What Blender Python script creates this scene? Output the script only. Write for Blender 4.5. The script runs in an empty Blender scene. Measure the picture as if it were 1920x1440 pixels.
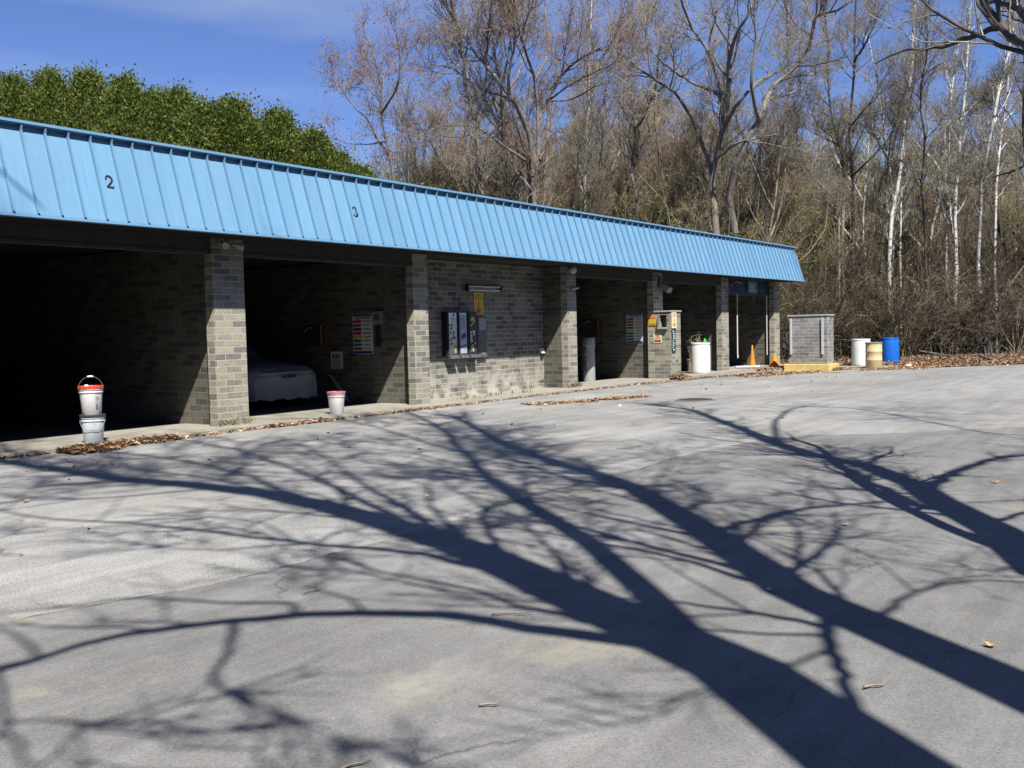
import bpy, bmesh, math, random
import numpy as np
from mathutils import Vector, Matrix

S = bpy.context.scene
COL = S.collection
rng = np.random.default_rng(7)
random.seed(7)
R = math.radians

# ------------------------------------------------------------------ camera
F_PX, CAM_H = 1850.0, 1.6
FW = np.array([0.8123, 0.5809, -0.0519]); FW /= np.linalg.norm(FW)
RT = np.array([0.5806, -0.8138, -0.0235]); RT -= FW * RT.dot(FW); RT /= np.linalg.norm(RT)
UP = np.cross(RT, FW)
OR = np.array([0, 0, CAM_H])
FH = np.array([FW[0], FW[1], 0]); FH /= np.linalg.norm(FH)      # horizontal heading

def ray(x, y):
    return FW + RT * (x - 960) / F_PX - UP * (y - 720) / F_PX
def ground(x, y, z=0.0):                  # where a sight line meets the ground
    d = ray(x, y); return OR + d * ((z - CAM_H) / d[2])
def far(x, y, dist):                      # point on a sight line, dist metres ahead
    d = ray(x, y); return OR + d * (dist / d.dot(FH))
def column(x, dist, z=0.0):               # ground point in a compass direction
    p = far(x, 620, dist); return np.array([p[0], p[1], z])

cam = bpy.data.cameras.new('camera'); cam.sensor_width = 36; cam.lens = F_PX / 1920 * 36
cam.clip_start = 0.05; cam.clip_end = 2000
co = bpy.data.objects.new('camera', cam); COL.objects.link(co)
m = Matrix.Identity(4)
for i in range(3):
    m[i][0], m[i][1], m[i][2] = RT[i], UP[i], -FW[i]
m[0][3], m[1][3], m[2][3] = OR
co.matrix_world = m
S.camera = co

# ------------------------------------------------------------------ light
SUN = np.array([0.70, 1.0, -1.50]); SUN /= np.linalg.norm(SUN)   # travel of the light
sun_el = math.asin(-SUN[2]); sun_rot = math.atan2(-SUN[0], -SUN[1])
ld = bpy.data.lights.new('sun', 'SUN'); ld.energy = 5.0; ld.angle = R(0.53); ld.color = (1, 0.955, 0.88)
lo = bpy.data.objects.new('sun', ld); COL.objects.link(lo); lo.location = (0, 0, 60)
lo.rotation_euler = Vector(SUN).to_track_quat('-Z', 'Y').to_euler()
W = bpy.data.worlds.new('World'); S.world = W; W.use_nodes = True
nt = W.node_tree; bg = nt.nodes['Background']
sky = nt.nodes.new('ShaderNodeTexSky'); sky.sky_type = 'NISHITA'; sky.sun_disc = False
sky.sun_elevation = sun_el; sky.sun_rotation = sun_rot
sky.air_density = 1.0; sky.dust_density = 0.15; sky.ozone_density = 4.5; sky.altitude = 900
tc = nt.nodes.new('ShaderNodeTexCoord'); mp = nt.nodes.new('ShaderNodeMapping')
mp.inputs['Scale'].default_value = (1.2, 1.2, 9); mp.inputs['Rotation'].default_value = (0.1, 0.05, 0.3)
nz = nt.nodes.new('ShaderNodeTexNoise'); nz.inputs['Scale'].default_value = 2.2; nz.inputs['Detail'].default_value = 6
rp = nt.nodes.new('ShaderNodeValToRGB'); rp.color_ramp.elements[0].position = .45; rp.color_ramp.elements[1].position = .85
rp.color_ramp.elements[1].color = (.30, .30, .30, 1)
mx = nt.nodes.new('ShaderNodeMixRGB'); mx.inputs[2].default_value = (7.5, 8.2, 9.2, 1)
nt.links.new(tc.outputs['Generated'], mp.inputs[0]); nt.links.new(mp.outputs[0], nz.inputs['Vector'])
nt.links.new(nz.outputs['Fac'], rp.inputs[0]); nt.links.new(rp.outputs[0], mx.inputs[0])
tint = nt.nodes.new('ShaderNodeMixRGB'); tint.blend_type = 'MULTIPLY'; tint.inputs[0].default_value = 1; tint.inputs[2].default_value = (.92, .96, 1.28, 1)
nt.links.new(sky.outputs[0], tint.inputs[1]); nt.links.new(tint.outputs[0], mx.inputs[1]); nt.links.new(mx.outputs[0], bg.inputs[0])
bg.inputs[1].default_value = 0.064
S.view_settings.view_transform = 'Standard'; S.view_settings.look = 'None'
S.view_settings.exposure = 0.7; S.view_settings.gamma = 1
S.render.engine = 'CYCLES'
try:
    S.cycles.use_denoising = True
    S.cycles.max_bounces = 6; S.cycles.diffuse_bounces = 1; S.cycles.transparent_max_bounces = 8
except Exception:
    pass

# ------------------------------------------------------------------ materials
def newmat(name):
    mt = bpy.data.materials.new(name); mt.use_nodes = True
    return mt, mt.node_tree, mt.node_tree.nodes['Principled BSDF']
def nd(t, kind, **kw):
    n = t.nodes.new(kind)
    for k, v in kw.items():
        if k in n.inputs: n.inputs[k].default_value = v
        else: setattr(n, k, v)
    return n
def ramp(t, src, stops):
    r = t.nodes.new('ShaderNodeValToRGB'); e = r.color_ramp.elements
    while len(e) < len(stops): e.new(.5)
    for el, (p, c) in zip(e, stops):
        el.position = p; el.color = (*c, 1) if len(c) == 3 else c
    t.links.new(src, r.inputs[0]); return r.outputs[0]
def mixc(t, fac, a, b, mode='MIX'):
    n = t.nodes.new('ShaderNodeMixRGB'); n.blend_type = mode
    for i, s in ((0, fac), (1, a), (2, b)):
        if hasattr(s, 'is_linked'): t.links.new(s, n.inputs[i])
        elif i == 0: n.inputs[0].default_value = s
        else: n.inputs[i].default_value = (*s, 1)
    return n.outputs[0]
def g3(v): return (v, v, v)
def bump(t, b, src, strength=.3, dist=.01):
    n = nd(t, 'ShaderNodeBump', Strength=strength, Distance=dist)
    t.links.new(src, n.inputs['Height']); t.links.new(n.outputs[0], b.inputs['Normal'])

def plain(name, c, rough=.55, var=.18, scale=9., metal=0., bmp=0., dirt=None, spec=.4):
    """paint or plastic with slight uneven wear"""
    mt, t, b = newmat(name)
    o = nd(t, 'ShaderNodeTexCoord'); n = nd(t, 'ShaderNodeTexNoise', Scale=scale, Detail=6., Roughness=.65)
    t.links.new(o.outputs['Object'], n.inputs['Vector'])
    lo_, hi_ = 1 - var, 1 + var * .6
    f = ramp(t, n.outputs['Fac'], [(.3, g3(lo_)), (.7, g3(hi_))])
    col = mixc(t, 1., c, f, 'MULTIPLY')
    if dirt:
        n2 = nd(t, 'ShaderNodeTexNoise', Scale=scale * .35, Detail=8., Roughness=.75)
        t.links.new(o.outputs['Object'], n2.inputs['Vector'])
        col = mixc(t, ramp(t, n2.outputs['Fac'], [(.5, g3(0)), (.75, g3(.75))]), col, dirt)
    t.links.new(col, b.inputs['Base Color'])
    b.inputs['Roughness'].default_value = rough; b.inputs['Metallic'].default_value = metal
    b.inputs['Specular IOR Level'].default_value = spec
    if bmp: bump(t, b, n.outputs['Fac'], bmp, .01)
    return mt

def brick_mat(name, tones, mortar, chalk=0., dark=0., yellow=0.):
    mt, t, b = newmat(name)
    uv = nd(t, 'ShaderNodeUVMap')
    wob = nd(t, 'ShaderNodeTexNoise', Scale=5., Detail=2.)
    t.links.new(uv.outputs[0], wob.inputs['Vector'])
    wv = nd(t, 'ShaderNodeVectorMath', operation='MULTIPLY_ADD')
    t.links.new(wob.outputs['Color'], wv.inputs[0]); wv.inputs[1].default_value = (.012, .012, 0)
    t.links.new(uv.outputs[0], wv.inputs[2])
    br = nd(t, 'ShaderNodeTexBrick', Scale=1., offset=.5, squash=1.)
    for k, v in (('Mortar Size', .007), ('Mortar Smooth', .25), ('Bias', 0.), ('Brick Width', .345), ('Row Height', .1135)):
        br.inputs[k].default_value = v
    br.inputs['Color1'].default_value = (0, 0, 0, 1); br.inputs['Color2'].default_value = (1, 1, 1, 1)
    br.inputs['Mortar'].default_value = (.5, .5, .5, 1)
    t.links.new(wv.outputs[0], br.inputs['Vector'])
    n = len(tones)
    base = ramp(t, br.outputs['Color'], [(i / n * .92 + .04, c) for i, c in enumerate(tones)])
    fine = nd(t, 'ShaderNodeTexNoise', Scale=22., Detail=7., Roughness=.75)
    t.links.new(uv.outputs[0], fine.inputs['Vector'])
    base = mixc(t, 1., base, ramp(t, fine.outputs['Fac'], [(.25, g3(.58)), (.75, g3(1.25))]), 'MULTIPLY')
    # rake marks, long horizontal streaks of the face
    mpn = nd(t, 'ShaderNodeMapping'); mpn.inputs['Scale'].default_value = (3., 40., 1.)
    t.links.new(uv.outputs[0], mpn.inputs[0])
    st = nd(t, 'ShaderNodeTexNoise', Scale=1.5, Detail=4.); t.links.new(mpn.outputs[0], st.inputs['Vector'])
    base = mixc(t, .5, base, ramp(t, st.outputs['Fac'], [(.35, g3(.7)), (.6, g3(1.05))]), 'MULTIPLY')
    big = nd(t, 'ShaderNodeTexNoise', Scale=.9, Detail=5., Roughness=.6)
    t.links.new(uv.outputs[0], big.inputs['Vector'])
    base = mixc(t, 1., base, ramp(t, big.outputs['Fac'], [(.3, g3(.72)), (.7, g3(1.12))]), 'MULTIPLY')
    col = mixc(t, br.outputs['Fac'], base, mortar)
    sep = nd(t, 'ShaderNodeSeparateXYZ'); t.links.new(uv.outputs[0], sep.inputs[0])
    if chalk:        # lime bloom near the foot of the wall
        cn = nd(t, 'ShaderNodeTexNoise', Scale=2.4, Detail=6., Roughness=.6)
        t.links.new(uv.outputs[0], cn.inputs['Vector'])
        zc = nd(t, 'ShaderNodeMapRange'); t.links.new(sep.outputs['Y'], zc.inputs[0])
        zc.inputs[1].default_value = .95; zc.inputs[2].default_value = .15; zc.inputs[3].default_value = 0; zc.inputs[4].default_value = 1
        mm = nd(t, 'ShaderNodeMath', operation='MULTIPLY')
        t.links.new(ramp(t, cn.outputs['Fac'], [(.42, g3(0)), (.56, g3(chalk))]), mm.inputs[0]); t.links.new(zc.outputs[0], mm.inputs[1])
        col = mixc(t, mm.outputs[0], col, (.5, .48, .41))
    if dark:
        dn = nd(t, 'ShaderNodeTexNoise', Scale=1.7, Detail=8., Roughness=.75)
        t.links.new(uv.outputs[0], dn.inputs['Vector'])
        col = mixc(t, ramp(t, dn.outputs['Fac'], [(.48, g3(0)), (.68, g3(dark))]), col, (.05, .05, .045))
    t.links.new(col, b.inputs['Base Color']); b.inputs['Roughness'].default_value = .92
    b.inputs['Specular IOR Level'].default_value = .2
    inv = nd(t, 'ShaderNodeMath', operation='MULTIPLY_ADD'); t.links.new(br.outputs['Fac'], inv.inputs[0])
    inv.inputs[1].default_value = -1.; t.links.new(fine.outputs['Fac'], inv.inputs[2])
    bump(t, b, inv.outputs[0], .55, .012)
    return mt

def leafy(name, cols, rough=.7, trans=.25):
    """many small separate faces, each with its own tint"""
    mt, t, b = newmat(name)
    g = nd(t, 'ShaderNodeNewGeometry')
    c = ramp(t, g.outputs['Random Per Island'], [(i / max(1, len(cols) - 1), k) for i, k in enumerate(cols)])
    t.links.new(c, b.inputs['Base Color']); b.inputs['Roughness'].default_value = rough
    b.inputs['Specular IOR Level'].default_value = .25
    if trans:
        tr = nd(t, 'ShaderNodeBsdfTranslucent'); t.links.new(c, tr.inputs[0])
        ms = nd(t, 'ShaderNodeMixShader'); ms.inputs[0].default_value = trans
        out = t.nodes['Material Output']
        t.links.new(b.outputs[0], ms.inputs[1]); t.links.new(tr.outputs[0], ms.inputs[2]); t.links.new(ms.outputs[0], out.inputs[0])
    return mt

def bark(name, a, c, scale=7., patches=None):
    mt, t, b = newmat(name)
    o = nd(t, 'ShaderNodeTexCoord'); mpn = nd(t, 'ShaderNodeMapping'); mpn.inputs['Scale'].default_value = (1, 1, .22)
    t.links.new(o.outputs['Object'], mpn.inputs[0])
    n = nd(t, 'ShaderNodeTexNoise', Scale=scale, Detail=8., Roughness=.7); t.links.new(mpn.outputs[0], n.inputs['Vector'])
    col = ramp(t, n.outputs['Fac'], [(.32, a), (.68, c)])
    if patches:
        mp2 = nd(t, 'ShaderNodeMapping'); mp2.inputs['Scale'].default_value = (.6, .6, 3.2)
        t.links.new(o.outputs['Object'], mp2.inputs[0])
        n2 = nd(t, 'ShaderNodeTexNoise', Scale=2.2, Detail=5., Roughness=.7); t.links.new(mp2.outputs[0], n2.inputs['Vector'])
        col = mixc(t, ramp(t, n2.outputs['Fac'], [(.56, g3(0)), (.62, g3(1))]), col, patches)
    t.links.new(col, b.inputs['Base Color']); b.inputs['Roughness'].default_value = .9
    b.inputs['Specular IOR Level'].default_value = .15
    bump(t, b, n.outputs['Fac'], .6, .03)
    return mt

def asphalt_mat(name, tone, speck, tan, warm, crack=True):
    mt, t, b = newmat(name)
    o = nd(t, 'ShaderNodeTexCoord'); P = o.outputs['Object']
    def noise(sc, det=4., ro=.6, vec=None):
        n = nd(t, 'ShaderNodeTexNoise', Scale=sc, Detail=det, Roughness=ro); t.links.new(vec or P, n.inputs['Vector']); return n.outputs['Fac']
    big = noise(.35, 6.); mid = noise(2.6, 7., .7); fine = noise(70., 3., .6)
    col = ramp(t, big, [(.3, tuple(.76 * k for k in tone)), (.7, tuple(1.16 * k for k in tone))])
    col = mixc(t, 1., col, ramp(t, mid, [(.3, g3(.85)), (.7, g3(1.12))]), 'MULTIPLY')
    col = mixc(t, 1., col, ramp(t, fine, [(.3, g3(1 - speck)), (.72, g3(1 + speck))]), 'MULTIPLY')
    v = nd(t, 'ShaderNodeTexVoronoi', Scale=95.); t.links.new(P, v.inputs['Vector'])
    stones = nd(t, 'ShaderNodeMath', operation='LESS_THAN'); t.links.new(v.outputs['Distance'], stones.inputs[0]); stones.inputs[1].default_value = .26
    sc = nd(t, 'ShaderNodeSeparateColor'); t.links.new(v.outputs['Color'], sc.inputs[0])
    gt = nd(t, 'ShaderNodeMath', operation='GREATER_THAN'); t.links.new(sc.outputs[0], gt.inputs[0]); gt.inputs[1].default_value = 1 - speck * .75
    mu = nd(t, 'ShaderNodeMath', operation='MULTIPLY'); t.links.new(stones.outputs[0], mu.inputs[0]); t.links.new(gt.outputs[0], mu.inputs[1])
    col = mixc(t, mu.outputs[0], col, tuple((1.25 + 1.3 * speck) * k for k in tone))
    lt = nd(t, 'ShaderNodeMath', operation='LESS_THAN'); t.links.new(sc.outputs[1], lt.inputs[0]); lt.inputs[1].default_value = speck * .5
    mu2 = nd(t, 'ShaderNodeMath', operation='MULTIPLY'); t.links.new(stones.outputs[0], mu2.inputs[0]); t.links.new(lt.outputs[0], mu2.inputs[1])
    col = mixc(t, mu2.outputs[0], col, (.04, .04, .04))
    # blown sand lying in the low spots
    sand = noise(.55, 7., .72)
    col = mixc(t, ramp(t, sand, [(.56, g3(0)), (.70, g3(tan))]), col, warm)
    oil = noise(.8, 5., .6, None); sp = noise(2.2, 2., .5)
    col = mixc(t, mixc(t, 1., ramp(t, oil, [(.56, g3(0)), (.70, g3(.55))]), ramp(t, sp, [(.45, g3(0)), (.62, g3(1))]), 'MULTIPLY'), col, tuple(.42 * k for k in tone))
    # stretched scuffs along the direction of traffic
    ms_ = nd(t, 'ShaderNodeMapping'); ms_.inputs['Scale'].default_value = (.22, 2.6, 1.); ms_.inputs['Rotation'].default_value = (0, 0, .25); t.links.new(P, ms_.inputs[0])
    col = mixc(t, .55, col, ramp(t, noise(1.3, 6., .65, ms_.outputs[0]), [(.36, g3(.72)), (.62, g3(1.12))]), 'MULTIPLY')
    if crack:
        wv = nd(t, 'ShaderNodeVectorMath', operation='MULTIPLY_ADD')
        wn = nd(t, 'ShaderNodeTexNoise', Scale=1.1, Detail=6.); t.links.new(P, wn.inputs['Vector'])
        t.links.new(wn.outputs['Color'], wv.inputs[0]); wv.inputs[1].default_value = (1.2, 1.2, 0); t.links.new(P, wv.inputs[2])
        cv = nd(t, 'ShaderNodeTexVoronoi', Scale=.30, feature='DISTANCE_TO_EDGE'); t.links.new(wv.outputs[0], cv.inputs['Vector'])
        c1 = ramp(t, cv.outputs['Distance'], [(.0, g3(1)), (.0045, g3(0))])
        c2 = ramp(t, noise(.4, 3.), [(.46, g3(0)), (.54, g3(.7))])
        col = mixc(t, mixc(t, 1., c1, c2, 'MULTIPLY'), col, (.045, .043, .04))
    t.links.new(col, b.inputs['Base Color']); b.inputs['Roughness'].default_value = .88
    b.inputs['Specular IOR Level'].default_value = .25
    if 'Diffuse Roughness' in b.inputs: b.inputs['Diffuse Roughness'].default_value = 1.
    hgt = mixc(t, .5, fine, v.outputs['Distance'])
    bump(t, b, hgt, .5, .006)
    return mt

M = {}
tones = [(.235, .225, .195), (.37, .345, .27), (.42, .39, .305), (.345, .325, .26), (.44, .41, .315), (.31, .295, .245), (.40, .37, .29), (.215, .21, .20)]
M['brick'] = brick_mat('buff_brick', tones, (.47, .45, .37))
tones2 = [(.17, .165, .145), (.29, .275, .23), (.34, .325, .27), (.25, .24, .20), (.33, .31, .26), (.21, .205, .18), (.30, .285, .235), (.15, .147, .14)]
M['brick_bay_shade'] = brick_mat('bay_brick_shade', [tuple(.46 * k for k in c) for c in tones], (.20, .19, .155), dark=.5)  # pier brick darkened: the bays' shade is put into the colour
M['brick_kiosk'] = brick_mat('kiosk_brick', [tuple(.92 * k for k in c) for c in tones], (.45, .42, .34), dark=.35)
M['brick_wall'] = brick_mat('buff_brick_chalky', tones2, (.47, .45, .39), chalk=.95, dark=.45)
M['brick_old'] = brick_mat('weathered_brick', [(.19, .18, .155), (.31, .295, .25), (.25, .24, .205), (.35, .33, .27), (.22, .21, .18)], (.42, .40, .35), dark=.5)
M['brick_box'] = brick_mat('grey_brick', [(.22, .218, .21), (.31, .305, .295), (.26, .256, .248), (.35, .34, .325)], (.48, .47, .44), dark=.55)
M['fascia'] = plain('blue_metal', (.125, .285, .455), .42, .07, 1.2, spec=.4, dirt=None)
def panel_metal(name, c):
    mt, t, b = newmat(name); o = nd(t, 'ShaderNodeTexCoord'); sp = nd(t, 'ShaderNodeSeparateXYZ'); t.links.new(o.outputs['Object'], sp.inputs[0])
    ad = nd(t, 'ShaderNodeMath', operation='MULTIPLY_ADD'); t.links.new(sp.outputs['X'], ad.inputs[0]); ad.inputs[1].default_value = 1 / .345; ad.inputs[2].default_value = -7.019 / .345 + 200.
    fl_ = nd(t, 'ShaderNodeMath', operation='FLOOR'); t.links.new(ad.outputs[0], fl_.inputs[0])
    wn = nd(t, 'ShaderNodeTexWhiteNoise', noise_dimensions='1D'); t.links.new(fl_.outputs[0], wn.inputs['W'])
    col = mixc(t, 1., c, ramp(t, wn.outputs['Value'], [(0, g3(.93)), (1, g3(1.04))]), 'MULTIPLY')
    mpn = nd(t, 'ShaderNodeMapping'); mpn.inputs['Scale'].default_value = (9., 1., .5); t.links.new(o.outputs['Object'], mpn.inputs[0])
    st = nd(t, 'ShaderNodeTexNoise', Scale=1.6, Detail=7., Roughness=.7); t.links.new(mpn.outputs[0], st.inputs['Vector'])
    col = mixc(t, 1., col, ramp(t, st.outputs['Fac'], [(.3, g3(.90)), (.7, g3(1.05))]), 'MULTIPLY')
    bg_ = nd(t, 'ShaderNodeTexNoise', Scale=.8, Detail=5.); t.links.new(o.outputs['Object'], bg_.inputs['Vector'])
    col = mixc(t, ramp(t, bg_.outputs['Fac'], [(.45, g3(0)), (.75, g3(.35))]), col, (.19, .33, .45))
    t.links.new(col, b.inputs['Base Color']); b.inputs['Roughness'].default_value = .45
    dn = nd(t, 'ShaderNodeTexNoise', Scale=2.2, Detail=3.); t.links.new(o.outputs['Object'], dn.inputs['Vector']); bump(t, b, dn.outputs['Fac'], .35, .03)
    return mt
M['fascia'] = panel_metal('blue_metal', (.150, .315, .475))
M['fascia_trim'] = plain('blue_trim', (.13, .265, .41), .45, .08, 2.)
M['dark_blue_metal'] = plain('navy_metal', (.022, .04, .085), .5, .2, 3.)
M['beam'] = plain('brown_painted_wood', (.065, .056, .048), .8, .3, 4., bmp=.2)
M['ceiling'] = plain('shaded_ceiling', (.045, .042, .038), .9, .3, 2.)  # interior shade painted into the tone
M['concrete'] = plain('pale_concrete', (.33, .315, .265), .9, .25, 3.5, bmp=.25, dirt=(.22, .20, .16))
M['floor'] = plain('shaded_concrete', (.05, .048, .045), .85, .35, 1.5, bmp=.2)  # bay concrete darkened to carry the shade under the roof
M['cap'] = plain('concrete_cap', (.36, .35, .31), .9, .2, 8., bmp=.3, dirt=(.2, .19, .16))
M['roofing'] = plain('roofing_felt', (.09, .09, .09), .9, .2, 3.)
M['white_plastic'] = plain('white_plastic', (.84, .80, .79), .4, .06, 6., dirt=(.70, .66, .62))
M['blue_white_plastic'] = plain('bluish_white_plastic', (.74, .80, .84), .4, .08, 6., dirt=(.62, .66, .68))
M['orange_red'] = plain('orange_red_lid', (.72, .085, .035), .4, .1, 8.)
M['pink'] = plain('faded_pink_lid', (.68, .20, .24), .45, .12, 8.)
M['grey_lid'] = plain('dark_grey_lid', (.06, .062, .065), .5, .15, 8.)
M['tan_steel'] = plain('cream_paint', (.60, .48, .27), .5, .12, 5., dirt=(.45, .33, .18))
M['blue_plastic'] = plain('blue_plastic', (.012, .13, .56), .38, .12, 3., dirt=(.03, .15, .45))
M['white_drum'] = plain('white_drum_plastic', (.74, .76, .75), .42, .08, 3., dirt=(.60, .62, .58))
M['orange'] = plain('cone_orange', (.80, .24, .015), .5, .15, 8., dirt=(.45, .16, .04))
M['yellow_paint'] = plain('faded_yellow_paint', (.66, .49, .17), .75, .2, 5., bmp=.2, dirt=(.45, .36, .2))
M['steel'] = plain('bare_steel', (.45, .45, .44), .35, .15, 6., metal=.85)
M['galv'] = plain('grey_metal', (.30, .31, .31), .45, .2, 8., metal=.3)
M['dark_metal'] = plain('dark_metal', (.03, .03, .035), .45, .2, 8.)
M['black'] = plain('black_void', (.012, .012, .013), .6, .1, 8.)
M['iron'] = plain('cast_iron', (.075, .055, .05), .7, .3, 14., bmp=.4)
M['chrome'] = plain('vending_chrome', (.55, .56, .58), .18, .35, 7., metal=.95)
M['sign_white'] = plain('sign_white', (.66, .65, .62), .5, .06, 8.)
M['sign_cream'] = plain('sign_cream', (.72, .64, .42), .5, .08, 8.)
M['sign_yellow'] = plain('sign_yellow', (.66, .42, .045), .5, .1, 8.)
M['sign_orange'] = plain('sign_orange', (.66, .30, .07), .5, .1, 8.)
M['ink_red'] = plain('ink_red', (.45, .03, .03), .5, .1, 8.)
M['ink_rust'] = plain('ink_rust', (.42, .12, .03), .5, .1, 8.)
M['ink_blue'] = plain('ink_blue', (.02, .05, .30), .5, .1, 8.)
M['ink_navy'] = plain('ink_navy', (.03, .03, .20), .5, .1, 8.)
M['ink_green'] = plain('ink_green', (.02, .16, .09), .5, .1, 8.)
M['ink_yellow'] = plain('ink_yellow', (.55, .42, .04), .5, .1, 8.)
M['ink_black'] = plain('ink_black', (.02, .022, .03), .5, .1, 8.)
M['ink_teal'] = plain('ink_teal', (.014, .06, .07), .5, .1, 8.)
M['ink_lime'] = plain('ink_lime', (.35, .45, .06), .5, .1, 8.)
M['green_plastic'] = plain('green_plastic', (.06, .55, .05), .4, .1, 8.)
M['pipe_white'] = plain('pipe_white', (.50, .50, .47), .5, .1, 6.)
M['poster'] = plain('shaded_poster', (.36, .42, .50), .4, .2, 6., dirt=(.2, .24, .3))  # poster toned down, the shadow on it is in the colour
M['dull_grey'] = plain('dull_grey', (.13, .13, .125), .6, .2, 6.)
M['cover'] = plain('car_cover_cloth', (.29, .305, .32), .85, .2, 3., bmp=.35)
M['pipe_grey'] = plain('grey_pipe', (.30, .31, .30), .5, .2, 8.)
M['vac'] = plain('vacuum_grey', (.33, .34, .35), .4, .12, 6.)
M['lamp_glass'] = plain('lamp_glass', (.55, .54, .50), .3, .1, 8.)
M['nest'] = plain('dry_nest', (.45, .38, .27), .9, .35, 20., bmp=.5)
M['plywood'] = plain('teal_board', (.10, .26, .30), .6, .25, 6.)
M['asphalt'] = asphalt_mat('old_asphalt', (.232, .230, .220), .46, .55, (.27, .245, .19))
M['asphalt_new'] = asphalt_mat('newer_asphalt', (.166, .1645, .161), .20, .75, (.26, .24, .185))
M['seam'] = plain('tar_seam', (.075, .075, .078), .9, .3, 8.)
M['dirt'] = plain('forest_floor', (.036, .029, .019), .95, .5, .8, bmp=.4, dirt=(.055, .042, .026))
M['litter'] = leafy('dead_leaves', [(.135, .081, .047), (.405, .230, .121), (.270, .135, .068), (.567, .392, .243), (.216, .135, .081), (.486, .270, .135), (.675, .540, .378)], .8, .1)
M['litter_dark'] = leafy('forest_leaves', [(.135, .090, .053), (.300, .180, .105), (.195, .120, .075), (.450, .300, .180), (.150, .105, .068)], .8, .1)
M['thuja'] = leafy('thuja_sprays', [(.055, .079, .017), (.113, .155, .030), (.174, .218, .043), (.091, .123, .026), (.229, .268, .061), (.072, .103, .022)], .65, .28)
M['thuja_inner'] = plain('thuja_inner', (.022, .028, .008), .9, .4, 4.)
M['weed'] = leafy('weed_green', [(.10, .10, .035), (.24, .20, .09), (.13, .12, .05), (.32, .26, .14)], .7, .3)
M['olive'] = leafy('understorey_leaves', [(.040, .048, .016), (.098, .090, .030), (.063, .069, .023), (.115, .086, .040), (.081, .052, .034)], .75, .25)
M['bark_dark'] = bark('dark_bark', (.055, .047, .040), (.16, .14, .12))
M['bark_grey'] = bark('grey_bark', (.10, .088, .074), (.29, .26, .22))
M['bark_tan'] = bark('tan_bark', (.15, .12, .09), (.34, .28, .21))
M['birch'] = bark('white_birch_bark', (.42, .40, .36), (.62, .60, .55), 5., patches=(.10, .09, .08))
M['twig_grey'] = leafy('grey_twigs', [(.126, .110, .086), (.323, .283, .215), (.197, .165, .124), (.477, .427, .338)], .85, 0)
M['twig_red'] = leafy('reddish_twigs', [(.152, .105, .078), (.303, .216, .160), (.220, .164, .120), (.440, .341, .258)], .85, 0)
M['twig_tan'] = leafy('tan_twigs', [(.208, .161, .101), (.402, .313, .196), (.297, .226, .142), (.491, .394, .257)], .85, 0)
M['twig_olive'] = leafy('olive_twigs', [(.092, .083, .043), (.260, .233, .115), (.153, .135, .074), (.367, .331, .191), (.122, .102, .059)], .85, 0)
M['twig_dark'] = leafy('brush_twigs', [(.025, .019, .013), (.075, .057, .038), (.033, .026, .018), (.141, .110, .072), (.029, .025, .014), (.054, .042, .028), (.348, .282, .195), (.041, .034, .018), (.091, .073, .033)], .85, 0)
M['twig_black'] = leafy('black_twigs', [(.022, .020, .016), (.05, .044, .036), (.03, .028, .02), (.09, .08, .065), (.04, .038, .026)], .85, 0)
M['dark_green'] = leafy('dark_green_leaves', [(.015, .024, .010), (.035, .05, .018), (.025, .03, .014), (.05, .055, .022)], .7, .2)
M['brush_red'] = leafy('ruddy_brush', [(.06, .042, .034), (.13, .09, .07), (.09, .065, .05), (.19, .145, .115)], .85, 0)
M['bud_red'] = leafy('red_buds', [(.207, .098, .075), (.299, .161, .127), (.230, .149, .103)], .7, .3)
M['bud_green'] = leafy('green_buds', [(.234, .240, .088), (.317, .316, .112), (.207, .180, .088)], .7, .3)

# ------------------------------------------------------------------ builders
def tag(o, label=None, cat=None, group=None, kind=None):
    for k, v in (('label', label), ('category', cat), ('group', group), ('kind', kind)):
        if v: o[k] = v
    return o
def empty(name, loc, label=None, cat=None, group=None, rz=0.):
    o = bpy.data.objects.new(name, None); COL.objects.link(o); o.location = loc; o.rotation_euler = (0, 0, rz)
    o.empty_display_size = .2
    return tag(o, label, cat, group)

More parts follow.
